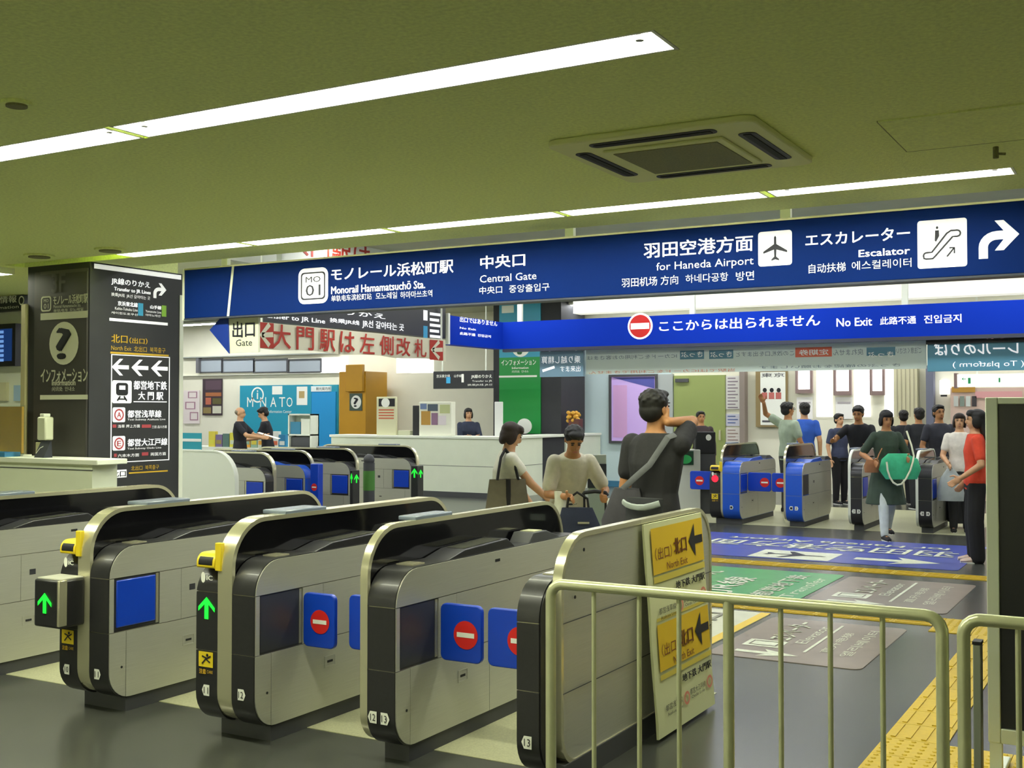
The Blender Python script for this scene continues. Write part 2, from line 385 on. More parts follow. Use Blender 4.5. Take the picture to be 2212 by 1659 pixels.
T(m, SR, sx, '京浜東北線', 254, 652, 297, 662); T(m, SR, sx, '山手線', 324, 660, 348, 668); T(m, SR, sx, 'Keihin-Tohoku Line', 248, 665, 297, 671, bold=False); T(m, SR, sx, 'Yamanote Line', 314, 671, 348, 676, bold=False)
T(m, SR, sx, '게이힌도호쿠선', 240, 675, 297, 680, bold=False); T(m, SR, sx, '야마노테선', 314, 679, 346, 684, bold=False)
stroke(m, SR, [(0, 0), (1, 0), (1, 1), (0, 1)], .012, *box_uv(sx, 240, 769, 365, 996), closed=True)
for i in range(3): Pp(m, SR, sx, ARROW_L, 241 + 42.5 * i, 775 + 2 * i, 278 + 42 * i, 811 + 1 * i)
Pp(m, SR, sx, rrect(.08), 242, 822, 284, 871)
T(m, SR, sx, '都営地下鉄', 288, 823, 360, 842); T(m, SR, sx, '大 門 駅', 298, 846, 352, 864); Rr(m, SR, sx, 288, 867, 360, 869)
T(m, SR, sx, '都営浅草線', 275, 886, 348, 902); T(m, SR, sx, 'Toei Subway Asakusa Line', 275, 904, 357, 909, bold=False)
T(m, SR, sx, '都営大江戸線', 275, 947, 361, 963); T(m, SR, sx, 'Toei Subway Oedo Line', 275, 966, 348, 971, bold=False)
T(m, SR, sx, '浅草 押上方面', 254, 917, 302, 924, bold=False); T(m, SR, sx, '三田 品川方面', 328, 919, 360, 925, bold=False)
T(m, SR, sx, '六本木方面', 254, 980, 300, 987, bold=False); T(m, SR, sx, '両国方面', 325, 977, 358, 984, bold=False)
Pp(m, SR, sx, rrect(.1), 243, 880, 270, 912); Pp(m, SR, sx, rrect(.1), 243, 942, 270, 973)
Rr(m, SR, sx, 238, 1015, 273, 1032)
m.build('side_lettering', LETTER, pl, world=True)
m = MB()
for y0, c in ((880, 'A'), (942, 'E')):
    annulus(m, SR, *box_uv(sx, 246, y0 + 3, 267, y0 + 29), .14, e=.004)
    T(m, SR, sx, c, 252, y0 + 10, 261, y0 + 22, e=.004)
Rr(m, SR, sx, 243, 917, 251, 924); Rr(m, SR, sx, 306, 917, 326, 924); Rr(m, SR, sx, 246, 980, 252, 987); Rr(m, SR, sx, 306, 977, 320, 984)
m.build('line_symbol', ink('#b3474f'), pl, world=True)
m = MB(); Rr(m, SR, sx, 298, 655, 309, 682); m.build('blue_line_square', ink('#3aa6d8'), pl, world=True)
m = MB(); Rr(m, SR, sx, 349, 660, 359, 684); m.build('green_line_square', ink('#93c83e'), pl, world=True)
m = MB(); T(m, SR, sx, '北口', 240, 723, 275, 741); T(m, SR, sx, '（出口）', 279, 730, 318, 743); T(m, SR, sx, 'North Exit  北出口  북쪽출구', 240, 748, 357, 760, bold=False); Rr(m, SR, sx, 238, 763, 364, 767); T(m, SR, sx, '北出口  북쪽출구', 283, 1005, 343, 1015, bold=False); Rr(m, SR, sx, 278, 1018, 362, 1021)
m.build('yellow_lettering', ink('#d8b02c'), pl, world=True)
# train pictogram
m = MB(); b = box_uv(sx, 250, 827, 276, 866)
poly(m, SR, rrect(.22), b[0], b[1], b[2] + .3 * (b[3] - b[2]), b[3], .004)
stroke(m, SR, [(.35, .26), (.1, 0)], .015, *b, e=.004); stroke(m, SR, [(.65, .26), (.9, 0)], .015, *b, e=.004); stroke(m, SR, [(.2, .1), (.8, .1)], .012, *b, e=.004)
T(m, SR, sx, '北口', 240, 1017, 271, 1030, e=.004)
m.build('train_pictogram', DARKPR, pl, world=True)
m = MB(); rect(m, SR, b[0] + .03, b[1] - .03, b[2] + .62 * (b[3] - b[2]), b[2] + .85 * (b[3] - b[2]), .006); m.build('train_window', LETTER, pl, world=True)

# ================================================================== HANGING SIGNS
def hanger(t, pts, z0, z1, r=.03, name='hanger'):
    for x, y in pts:
        m = MB(); m.box(x - r, x + r, y - r * .6, y + r * .6, z0, z1); m.build(name, WHITE, t, world=True)
S1 = 6.5
sg = thing('hanging_sign', 'long blue hanging sign with white airport and gate lettering', 'sign', (-3.5, S1 + .06, 2.56))
m = MB(); m.box(-6.68, -.2, S1, S1 + .12, 2.365, 2.745); m.build('board', BLUE, sg, world=True, bevel=.004)
m = MB(); m.box(-6.68, -.2, S1 - .004, S1 + .124, 2.745, 2.757); m.build('top_rail', CHROME, sg, world=True)
m = MB(); m.box(-6.68, -.2, S1 - .004, S1 + .124, 2.353, 2.365); m.build('bottom_rail', mat('dark_rail', '#3c4152', .4), sg, world=True)
m = MB(); m.box(-6.70, -6.68, S1 - .004, S1 + .124, 2.353, 2.757); m.build('end_cap', WHITE, sg, world=True)
hanger(sg, [(AY(1232, 500, S1 + .06).x, S1 + .06), (AY(1698, 460, S1 + .06).x, S1 + .06), (-.55, S1 + .06), (-6.3, S1 + .06)], 2.757, HZ)
P1 = front(S1)
def s1(px, py): p = AY(px, py, S1); return p.x, p.z
m = MB()
m2 = MB()
T(m, P1, s1, 'モノレール浜松町駅', 716, 560, 980, 608); T(m, P1, s1, 'Monorail Hamamatsuchō Sta.', 716, 605, 919, 636); T(m, P1, s1, '单轨电车滨松町站', 716, 633, 803, 652, bold=False); T(m, P1, s1, '모노레일', 812, 630, 858, 647, bold=False); T(m, P1, s1, '하마마쓰초역', 865, 626, 934, 645, bold=False)
T(m, P1, s1, '中央口', 1038, 546, 1135, 582); T(m, P1, s1, 'Central Gate', 1037, 587, 1159, 611, bold=False); T(m, P1, s1, '中央口', 1036, 617, 1085, 636, bold=False); T(m, P1, s1, '중앙출입구', 1100, 611, 1187, 633, bold=False)
T(m, P1, s1, '羽田空港方面', 1391, 507, 1627, 559); T(m, P1, s1, 'for Haneda Airport', 1418, 554, 1628, 590, bold=False); T(m, P1, s1, '羽田机场 方向', 1343, 594, 1465, 621, bold=False); T(m, P1, s1, '하네다공항', 1481, 588, 1573, 612, bold=False); T(m, P1, s1, '방면', 1590, 585, 1629, 607, bold=False)
T(m, P1, s1, 'エスカレーター', 1740, 489, 1966, 533); T(m, P1, s1, 'Escalator', 1855, 533, 1966, 556); T(m, P1, s1, '自动扶梯', 1747, 566, 1827, 591, bold=False); T(m, P1, s1, '에스컬레이터', 1840, 557, 1969, 584, bold=False)
Pp(m, P1, s1, rrect(.09), 1638, 499, 1711, 574); Pp(m, P1, s1, rrect(.06), 1982, 474, 2089, 578)
Pp(m, P1, s1, TURN_R, 2114, 476, 2202, 557)
q = box_uv(s1, 645, 579, 709, 656)
poly(m, P1, rrect(.2), *q)
m.build('white_lettering', LETTER, sg, world=True)
annulus(m2, P1, q[0] + .025, q[1] - .025, q[2] + .03, q[3] - .03, .05, e=.004, shape=rrect(.12))
T(m2, P1, s1, 'MO', 661, 596, 693, 611, bold=False, e=.004); T(m2, P1, s1, '01', 661, 614, 693, 640, bold=False, e=.004)
m2.build('station_number', mat('navy_print', '#15162b', .6), sg, world=True); m2 = MB()
Pp(m2, P1, s1, PLANE, 1649, 509, 1701, 563, e=.004); m2.build('plane_pictogram', mat('navy_print'), sg, world=True); m2 = MB()
b = box_uv(s1, 1990, 482, 2080, 570)
OUTL = [(.06, .16)] + arc(.13, .22, .075, 215, 90, 5)[::-1][::-1] + [(.26, .30), (.62, .74), (.72, .80), (.86, .80)] + arc(.87, .725, .075, 90, -90, 6) + [(.76, .65), (.36, .22), (.28, .14), (.12, .14)]
stroke(m2, P1, OUTL, .009, *b, e=.004, closed=True)
poly(m2, P1, disc(12), b[0] + .36 * (b[1] - b[0]), b[0] + .42 * (b[1] - b[0]), b[2] + .86 * (b[3] - b[2]), b[2] + .93 * (b[3] - b[2]), .004)
poly(m2, P1, [(0, .1), (.3, 0), (1, .5), (.95, 1), (.1, 1)], b[0] + .33 * (b[1] - b[0]), b[0] + .44 * (b[1] - b[0]), b[2] + .55 * (b[3] - b[2]), b[2] + .83 * (b[3] - b[2]), .004)
stroke(m2, P1, [(.62, .17), (.80, .38)], .008, *b, e=.004); stroke(m2, P1, [(.68, .38), (.80, .38), (.80, .24)], .008, *b, e=.004)
m2.build('escalator_pictogram', mat('navy_print'), sg, world=True)
m = MB(); a = AY(504, 575, S1); c = AY(493, 690, S1)
m.add([(a.x - .012, S1 - .003, a.z), (a.x + .012, S1 - .003, a.z), (c.x + .012, S1 - .003, 2.365), (c.x - .012, S1 - .003, 2.365)], [(0, 1, 2, 3)])
m.build('seam_strip', WHITE, sg, world=True)

# exit board under the end of the sign
ey = 6.56
ex = thing('exit_board', 'white exit board with a blue arrow tip under blue sign end', 'sign', (-6.2, ey, 2.2))
a = AY(492, 690, ey); c = AY(556, 765, ey)
m = MB(); m.box(a.x, AY(558, 700, ey).x, ey, ey + .02, AY(500, 762, ey).z, 2.353); m.build('board', mat('exit_board_white', '#dde0cf', .5), ex, world=True)
m = MB(); t3 = [AY(455, 713, ey), AY(494, 670, ey), AY(497, 764, ey)]
m.ext([(p.x, p.z) for p in t3], ey - .012, ey - .002, 'y'); m.build('arrow_tip', mat('deep_blue', '#17338c', .4), ex, world=True)
PE = front(ey)
def se(px, py): p = AY(px, py, ey); return p.x, p.z
m = MB(); T(m, PE, se, '出口', 503, 694, 551, 729); T(m, PE, se, 'Gate', 510, 733, 545, 747, bold=False); m.build('lettering', mat('navy_print', '#15162b'), ex, world=True)

# second sign: an angled pair above the far gates
CX, CYY = -9.2, 15.8
s2 = thing('hanging_sign', 'bright blue no exit sign, bent at an inner corner', 'sign', (-5, 15.9, 2.85))
z0, z1 = 2.62, 3.03
m = MB(); m.box(CX, -.8, CYY, CYY + .07, z0, z1 + .02); m.build('board', BLUE2, s2, world=True)
yn = AX(972, 665, CX).y
m = MB(); m.box(CX - .2, CX, yn, CYY + .07, z0, z1 + .02); m.build('return_board', BLUE2, s2, world=True)
m = MB(); m.box(CX - .21, CX + .004, yn - .05, yn, z0, z1 + .05); m.build('end_cap', WHITE, s2, world=True)
m = MB(); m.box(CX, -.8, CYY - .01, CYY + .08, z0 - .05, z0); m.build('bottom_rail', mat('dark_rail', '#3c4152'), s2, world=True)
hanger(s2, [(-8.9, CYY + .035), (-6, CYY + .035), (-3, CYY + .035)], z1 + .02, HZ, .04)
P2 = front(CYY)
def f2(px, py): p = AY(px, py, CYY); return p.x, p.z
m = MB()
Pp(m, P2, f2, disc(), 1356, 676, 1410, 733)
T(m, P2, f2, 'ここからは出られません', 1424, 679, 1772, 717); T(m, P2, f2, 'No Exit', 1807, 685, 1884, 706); T(m, P2, f2, '此路不通', 1901, 682, 1979, 702); T(m, P2, f2, '진입금지', 1996, 678, 2077, 699)
m.build('white_lettering', LETTER, s2, world=True)
m = MB(); Pp(m, P2, f2, disc(), 1360, 680, 1406, 729, e=.006); m.build('red_disc', RED, s2, world=True)
m = MB(); Rr(m, P2, f2, 1363, 698, 1403, 711, e=.01); m.build('white_bar', LETTER, s2, world=True)
P2s = side(CX)
def f2s(px, py): p = AX(px, py, CX); return p.y, p.z
m = MB(); T(m, P2s, f2s, '出口ではありません', 993, 684, 1074, 705); T(m, P2s, f2s, 'No Exit', 993, 706, 1028, 714); T(m, P2s, f2s, '此路不通  진입금지', 993, 718, 1060, 729)
m.build('return_lettering', LETTER, s2, world=True)

# black transfer sign and red banner over the middle gates
tr = thing('transfer_sign', 'black overhead sign board with white transfer lettering', 'sign', (CX, 12, 3))
yb0, yb1 = AX(560, 690, CX).y, AX(966, 720, CX).y
m = MB(); m.box(CX - .2, CX - .03, yb0, yb1, 2.70, 3.3); m.build('board', mat('sign_black', '#202226', .4), tr, world=True)
hanger(tr, [(CX - .12, yb0 + .5), (CX - .12, yb1 - .5)], 3.3, HZ, .04)
P3 = side(CX - .03)
m = MB(); T(m, P3, f2s, 'Transfer to JR Line', 560, 676, 706, 700); T(m, P3, f2s, '换乘JR线', 716, 686, 780, 704); T(m, P3, f2s, 'JR선 갈아타는 곳', 786, 690, 876, 718); T(m, P3, f2s, 'JR線のりかえ', 640, 660, 836, 686)
for k in range(5): Rr(m, P3, f2s, 932, 676 + 12 * k, 957 - 5 * (k % 2), 682 + 12 * k)
Rr(m, P3, f2s, 918, 670, 927, 692)
m.build('lettering', LETTER, tr, world=True)
m = MB(); Rr(m, P3, f2s, 918, 704, 927, 730); m.build('blue_line_square', ink('#3aa6d8'), tr, world=True)
bn = thing('banner', 'white cloth banner with large red characters and arrow blocks', 'banner', (CX + .03, 12, 2.5))
yA, yB = AX(553, 720, CX + .02).y, AX(962, 757, CX + .02).y
zt, zb = AX(557, 695, CX + .02).z, AX(562, 752, CX + .02).z
m = MB(); N = 40
vs = []
for i in range(N + 1):
    y = yA + (yB - yA) * i / N; w = .012 * math.sin(i * 1.1)
    vs += [(CX + .03 + w, y, zb - .01 * math.sin(i * .5)), (CX + .03 + .012 * math.sin(i * .9), y, zt), (CX + .024 + w, y, zb - .01 * math.sin(i * .5)), (CX + .024 + .012 * math.sin(i * .9), y, zt)]
fs = []
for i in range(N):
    a = 4 * i; fs += [(a, a + 4, a + 5, a + 1), (a + 2, a + 3, a + 7, a + 6), (a + 1, a + 5, a + 7, a + 3), (a, a + 2, a + 6, a + 4)]
m.add(vs, fs); m.build('cloth', mat('banner_cloth', '#e4dfc4', .8), bn, world=True)
PB = side(CX + .045)
def fb(px, py): p = AX(px, py, CX + .045); return p.y, p.z
m = MB()
for i, ch in enumerate('大門駅は左側改札'):
    x = [588, 640, 690, 734, 777, 820, 856, 895][i]; w = [40, 38, 34, 32, 32, 30, 30, 26][i]
    yc = 727 + (x - 588) * .083; hh = 26 - (x - 588) * .022
    T(m, PB, fb, ch, x, yc - hh, x + w, yc + hh)
Rr(m, PB, fb, 559, 697, 591, 752); Rr(m, PB, fb, 928, 735, 957, 778)
m.build('red_lettering', REDINK, bn, world=True)
m = MB()
stroke(m, PB, [(.95, .55), (.2, .5)], .06, *box_uv(fb, 559, 697, 591, 752), e=.005); stroke(m, PB, [(.7, .95), (.15, .5), (.7, .1)], .06, *box_uv(fb, 559, 697, 591, 752), e=.005)
stroke(m, PB, [(.95, .55), (.2, .5)], .06, *box_uv(fb, 928, 735, 957, 778), e=.005); stroke(m, PB, [(.7, .95), (.15, .5), (.7, .1)], .06, *box_uv(fb, 928, 735, 957, 778), e=.005)
m.build('arrow', mat('banner_cloth', '#e4dfc4'), bn, world=True)
hanger(bn, [(CX + .015, yA + .1), (CX + .015, yB - .1)], zt - .05, HZ, .012, 'cord')
# upper white boards just visible above the long sign
ub = thing('upper_sign', 'white upper sign board mostly hidden, red letter bottoms showing', 'sign', (CX - .3, 12, 3.7))
m = MB(); m.box(CX - .5, CX - .36, yb0 - .3, yb1 + .2, 3.42, HZ); m.build('board', WHITE, ub, world=True)
PU = side(CX - .36)
def fu(px, py): p = AX(px, py, CX - .36); return p.y, p.z
m = MB(); T(m, PU, fu, '大門駅は', 620, 512, 800, 562); m.build('red_lettering', REDINK, ub, world=True)
m = MB(); T(m, PU, fu, 'JR Line', 868, 514, 955, 542, bold=False); m.build('lettering', DARKPR, ub, world=True)

# mirrored strip hung at the far gates, lettering facing the other way
st = thing('notice_strip', 'pale translucent notice strip over far gates, lettering reversed', 'sign', (-5.2, 16.0, 2.4))
m = MB(); m.box(AY(1266, 780, 16).x, AY(2001, 780, 16).x, 16, 16.03, 2.2, 2.62); m.build('sheet', mat('strip_plastic', '#cfdccf', .4), st, world=True)
hanger(st, [(-7.5, 16.015), (-5.2, 16.015), (-3.0, 16.015)], 2.62, 2.8, .015, 'rod')
PS = front(16)
def ss(px, py): p = AY(px, py, 16); return p.x, p.z
m = MB()
T(m, PS, ss, 'ICカードをご利用のお客さまは', 1268, 764, 1462, 778, mirror=True, bold=False); T(m, PS, ss, 'この改札口を出ますと', 1590, 757, 1715, 771, mirror=True, bold=False); T(m, PS, ss, '戻れません', 1800, 753, 1865, 768, mirror=True, bold=False); T(m, PS, ss, 'ご注意ください', 1935, 750, 1990, 764, mirror=True, bold=False)
T(m, PS, ss, 'きっぷの確認をお願いします', 1640, 785, 1945, 797, mirror=True, bold=False)
m.build('grey_lettering', ink('#6f7f86'), st, world=True)
m = MB(); T(m, PS, ss, '当駅ではICカードをご利用できません', 1272, 796, 1588, 808, mirror=True, bold=False); m.build('red_lettering', ink('#cf8468'), st, world=True)
m = MB(); Rr(m, PS, ss, 1469, 757, 1521, 776); Rr(m, PS, ss, 1532, 756, 1584, 775); Rr(m, PS, ss, 1872, 750, 1934, 768); m.build('teal_block', ink('#5a8794'), st, world=True)
m = MB(); Rr(m, PS, ss, 1718, 750, 1797, 771); m.build('orange_block', ink('#dc6a4a'), st, world=True)
m = MB()
for a, b in ((1472, 1518), (1535, 1581), (1876, 1930)): T(m, PS, ss, 'きっぷ', a, 759, b, 772, mirror=True, e=.005)
T(m, PS, ss, '定期券', 1726, 754, 1790, 768, mirror=True, e=.005)
m.build('pale_lettering', PRINT, st, world=True)
for nm, x0, x1, lab in (('platform_sign', 2003, 2225, 'teal monorail platform sign seen from behind, lettering reversed'), ('fare_sign', 1166, 1260, 'small grey-blue sign with a white stroke beside green pillar')):
    t = thing(nm, lab, 'sign', (AY((x0 + x1) / 2, 780, 15.95).x, 15.95, 2.4))
    tp = 738 if x0 > 2000 else 760; bt = 799 if x0 > 2000 else 813
    a = AY(x0, tp, 15.95); c = AY(x1, bt, 15.95)
    m = MB(); m.box(a.x, c.x, 15.95, 16.02, c.z, a.z); m.build('board', mat('teal_sign_' + nm, '#5590a6' if x0 > 2000 else '#7899ab', .4), t, world=True)
    hanger(t, [(a.x + .15, 16.0), (c.x - .15, 16.0)], a.z, 2.8, .012, 'rod')
    PT = front(15.95)
    def sp(px, py): p = AY(px, py, 15.95); return p.x, p.z
    m = MB()
    if x0 > 2000:
        T(m, PT, sp, 'レールのりば', 2018, 741, 2200, 766, mirror=True); T(m, PT, sp, '( To platform )', 2058, 780, 2212, 795, mirror=True, bold=False)
    else:
        T(m, PT, sp, '乗り越し精算', 1170, 769, 1254, 785, mirror=True, bold=False); T(m, PT, sp, '出来ます', 1210, 790, 1254, 803, mirror=True, bold=False); stroke(m, PT, [(0, 0), (1, 1)], .04, *box_uv(sp, 1172, 793, 1198, 801))
    m.build('lettering', LETTER, t, world=True)
ld = thing('message_display', 'black message display strip with pink letters above teal sign', 'display', (-1.6, 15.9, 2.66))
a = AY(2000, 722, 15.9); c = AY(2230, 741, 15.9)
m = MB(); m.box(a.x, c.x, 15.9, 15.94, c.z + .02, a.z); m.build('case', DARKPR, ld, world=True)
m = MB(); T(m, front(15.9), lambda px, py: (AY(px, py, 15.9).x, AY(px, py, 15.9).z), '行き PM', 2128, 723, 2212, 731, bold=False); m.build('lettering', mat('pink_led', '#e09ab0', .5, emit=.6), ld, world=True)
hanger(ld, [(a.x + .2, 15.92)], a.z, 2.8, .015, 'rod')
# white cove beam between the signs; its brightness is put in as emission
bm_ = thing('glowing_cove_beam', 'long white cove beam with put-in glow between the two blue signs', 'light', (-5.5, 17.15, 3.2))
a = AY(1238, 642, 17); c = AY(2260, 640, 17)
m = MB(); m.box(a.x, c.x + .5, 17, 17.3, 3.25, 3.52); m.build('beam', mat('glowing_cove_face', '#f6f6ea', .5, emit=.55, ecol='#fffdf0'), bm_, world=True)
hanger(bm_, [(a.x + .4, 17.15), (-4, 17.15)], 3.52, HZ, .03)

# ================================================================== TICKET GATES
def rounded(y0, y1, z0, z1, r0b, r0t, r1b, r1t, n=8):
    """closed y-z outline with a radius per corner"""
    pts = []
    for cy, cz, r, a0 in ((y1 - r1b, z0 + r1b, r1b, -90), (y1 - r1t, z1 - r1t, r1t, 0), (y0 + r0t, z1 - r0t, r0t, 90), (y0 + r0b, z0 + r0b, r0b, 180)):
        for i in range(n + 1):
            a = math.radians(a0 + 90 * i / n); pts.append((cy + r * math.cos(a), cz + r * math.sin(a)))
    return pts
def clip(poly, k, lim, keep_ge):
    out = []
    for i in range(len(poly)):
        a, b = poly[i], poly[(i + 1) % len(poly)]
        ia = (a[k] >= lim) == keep_ge; ib = (b[k] >= lim) == keep_ge
        if ia: out.append(a)
        if ia != ib:
            t = (lim - a[k]) / (b[k] - a[k]); out.append((a[0] + t * (b[0] - a[0]), a[1] + t * (b[1] - a[1])))
    return out
def band(p, z0, z1): return clip(clip(p, 1, z0, True), 1, z1, False)
Z1, Z2, ZT, ZB, ZF = .442, .735, .905, .075, 1.10
def sticker(par, tf, xc, z, s, right, y=-.003):
    pan = Pan((0, y, 0), (1, 0, 0), (0, 0, 1), (0, -1, 0))
    w, h2 = .05, .055
    pts = [(0, 0), (.75, 0), (1, .5), (.75, 1), (0, 1)]
    if not right: pts = [(1 - a, b) for a, b in pts][::-1]
    m = MB(tf); poly(m, pan, pts, xc - w / 2, xc + w / 2, z - h2 / 2, z + h2 / 2, .001)
    o = m.build('number_sticker', PRINT, par)
    d = -.004 if right else .004
    m = MB(tf); text(m, pan, s, xc - .0150 + d, xc + .0150 + d, z - .016, z + .016, e=.003, bold=False); m.build('number', DARKPR, o)
def no_entry(par, tf, x, z, r, y, flip=False):
    pan = Pan((0, y, 0), (1, 0, 0), (0, 0, 1), (0, 1 if flip else -1, 0))
    m = MB(tf); poly(m, pan, disc(), x - r, x + r, z - r, z + r, .001); o = m.build('no_entry_disc', RED, par)
    m = MB(tf); rect(m, pan, x - r * .72, x + r * .72, z - r * .17, z + r * .17, .003); m.build('white_bar', PRINT, o)

def gate(label, loc, rz=0., mir=False, right=(-.16, 0.), left=None, fin=(-.20, -.16), finset=.0, L=2.0, shell=BLACK, panel=STEEL, stick=None, recess='dark', lit=False, box=False, trim=CHROME, group=None, flapL=None, flapR=None, tray=True, lamp='arrow', fincol=None, leftshell=None, zt=ZT, zf=ZF, plain=False):
    t = thing('ticket_gate', label, 'ticket gate', loc, rz, group)
    sg_ = -1 if mir else 1
    tf = (lambda v: Vector((-v.x, v.y, v.z))) if mir else None
    nw = lambda: MB(tf)
    # fin with its bright edge
    fo = rounded(finset, L, ZB + .01, zf, .15, .24, .15, .24, 10)
    fi = rounded(finset + .022, L - .022, ZB + .032, zf - .022, .13, .22, .13, .22, 10)
    m = nw(); m.ext(fi, fin[0] + .006, fin[1] - .006); m.build('visor', fincol or GLOSS, t)
    m = nw(); m.ring(fo, fi, fin[0], fin[1]); m.build('edge_trim', trim, t)
    # main body and panels
    for nm, (x0, x1), y0, ztop in (('', right, 0., zt), ('side_', left[:2] if left else None, 0., (left[2] if left else 0))) if left else (('', right, 0., zt),):
        P = rounded(y0, L, ZB, ztop, .15, .17, .15, .12, 8)
        xe = x1 - .006 if nm == '' else x1
        for k, (a, b) in enumerate(((0, Z1 - .002), (Z1 + .002, Z2 - .002), (Z2 + .002, 2))):
            q = band(P, a, b)
            m = nw(); m.ext(q, x0, xe); m.build(nm + ['lower_shell', 'middle_shell', 'upper_shell'][k], (leftshell or shell) if nm else shell, t)
        m = nw(); m.ext(rounded(y0 + .006, L - .006, ZB + .006, ztop - .006, .145, .165, .145, .115, 8), x0 + .004, xe - .004); m.build(nm + 'core', CHROME, t)
    x1 = right[1]; Q = rounded(.008, L - .008, ZB + .006, zt - .004, .145, .165, .145, .115, 8)
    e0, e1 = x1 - .006, x1
    if plain:
        m = nw(); m.ext(Q, e0, e1); m.build('side_panel', panel, t)
    else:
        m = nw(); m.ext(clip(band(Q, 0, Z1 - .002), 0, .118, False), e0, e1); m.build('lower_panel', panel, t)
        q = clip(band(Q, 0, Z1 - .002), 0, .122, True)
        m = nw(); m.ext(clip(q, 0, .84, False), e0, e1); lp = m.build('lower_panel', panel, t)
        m = nw(); m.ext(clip(q, 0, .844, True), e0, e1); m.build('lower_panel', panel, t)
        m = nw(); m.ext(band(Q, Z2 + .002, 2), e0, e1); up = m.build('upper_panel', panel, t)
        q = band(Q, Z1 + .002, Z2 - .002)
        m = nw(); m.ext(clip(q, 0, .035, False), e0, e1); m.build('middle_panel', panel, t)
        m = nw(); m.ext(clip(clip(q, 0, .36, True), 0, .52, False), e0, e1); m.build('middle_panel', panel, t)
        m = nw(); m.ext(clip(q, 0, .523, True), e0, e1); mp = m.build('middle_panel', panel, t)
        m = nw(); m.box(e0 - .002, e0 + .002, .045, .345, Z1 + .012, Z2 - .006); rc = m.build('flap_recess', PANELG, t)
        if recess == 'blue':
            m = nw(); m.box(e0, e0 + .012, .05, .325, Z1 + .025, Z2 - .012); m.build('folded_flap', FLAP, t, bevel=.006)
        m = nw(); m.box(e0 - .001, e0 + .004, .333, .352, Z1 + .01, Z2 - .005); m.build('hinge_strip', CHROME, t)
        for y, z in ((.58, .315), ):
            m = nw(); m.ring([(y - .045, z - .03), (y + .045, z - .03), (y + .045, z + .03), (y - .045, z + .03)], [(y - .04, z - .025), (y + .04, z - .025), (y + .04, z + .025), (y - .04, z + .025)], e1 - .001, e1 + .002)
            o = m.build('handle_plate', panel, t); m = nw(); m.box(e1 - .001, e1 + .002, y - .022, y + .022, z - .006, z + .006); m.build('latch', DARKPR, o)
        m = nw(); m.box(e1 - .001, e1 + .001, .9, .95, .845, .86); m.build('latch', DARKPR, up)
        m = nw(); m.box(e1 - .001, e1 + .001, .585, .63, .60, .635); m.build('sensor_window', PANELG, t)
        m = nw(); m.tube([(e1 - .001, .09, .25), (e1 + .002, .09, .25)], .007, 8); m.build('keyhole', DARKPR, lp)
    if not plain:
        m = nw(); m.box(fin[0] - .07, fin[1] - .004, .40, .74, zf - .004, zf + .018); m.build('status_display', mat('display_slab', '#75808f', .25), t, bevel=.006)
    # deck: reader ramp, pad and slots
    a, b = right[0], right[1] - .012
    m = nw(); m.ext([(.42, zt - .01), (.62, zt + .035), (1.05, zt + .05), (1.15, zt - .01)], a, b); rd = m.build('reader_ramp', shell, t, bevel=.004)
    m = nw(); m.add([(a + .02, .64, zt + .0375), (b - .02, .64, zt + .0375), (b - .02, 1.02, zt + .0508), (a + .02, 1.02, zt + .0508)], [(0, 1, 2, 3)]); m.build('reader_pad', mat('reader_glass', '#55564f', .15), rd)
    m = nw(); m.ext([(1.30, zt - .01), (1.36, zt + .05), (1.52, zt + .05), (1.72, zt - .01)], a + .01, b - .01); m.build('ticket_outlet', GREYP, t, bevel=.004)
    m = nw(); m.box(a + .03, b - .03, 1.40, 1.50, zt + .05, zt + .054); m.build('outlet_window', mat('outlet_pale', '#c6c7a4', .4), t)
    m = nw(); m.box(a + .02, b - .03, .20, .30, zt - .002, zt + .006); m.build('ticket_slot', CHROME, t)
    # plinth
    fx0 = (left[0] if left else fin[0]) + .05
    m = nw(); m.box(fx0, x1 - .012, .13, L - .1, 0, ZB + .03); m.build('plinth', GREYP, t)
    if left:
        l0, l1 = left[:2]; lm = (l0 + l1) / 2; lz = left[2]
        if tray:
            m = nw(); m.ext(rounded(-.012, .11, lz - .03, lz + .045, .01, .05, .01, .01, 5), l0 + .012, l1 - .014); yt = m.build('ticket_intake', YEL, t)
            m = nw(); m.ext(rounded(-.0145, .085, lz - .018, lz + .034, .01, .035, .01, .01, 4), l0 + .026, l1 - .028); m.build('intake_mouth', DARKPR, yt)
            m = nw(); m.box(l1 - .014, l1 + .026, -.008, .02, lz - .04, lz + .10); m.build('yellow_guide', YEL, t, bevel=.004)
            pan = Pan((0, -.002, 0), (1, 0, 0), (0, 0, 1), (0, -1, 0))
            m = nw(); poly(m, pan, disc(16), l0 + .035, l0 + .065, lz - .105, lz - .05, .003); text(m, pan, 'IC', l0 + .075, l0 + .115, lz - .09, lz - .066, e=.003, mirror=False); m.build('card_mark', PRINT, t)
        yb = -.17 if box else 0.
        pan = Pan((0, yb - .002, 0), (1, 0, 0), (0, 0, 1), (0, -1, 0))
        if box:
            m = nw(); m.box(l0, l1 + .06, yb, -.002, .478, .735); bx = m.build('display_box', BLACK, t, bevel=.012)
            m = nw(); m.box(l1 + .045, l1 + .063, yb - .004, yb + .05, .49, .735); m.build('display_edge', CHROME, bx, bevel=.004)
            m = nw(); m.box(l0 + .01, l1 + .05, yb + .015, -.004, .735, .741); m.build('display_top', mat('pale_lid', '#d8d8c8', .3), bx)
            lm = (l0 + l1 + .04) / 2
        zl = .61 if box else .655
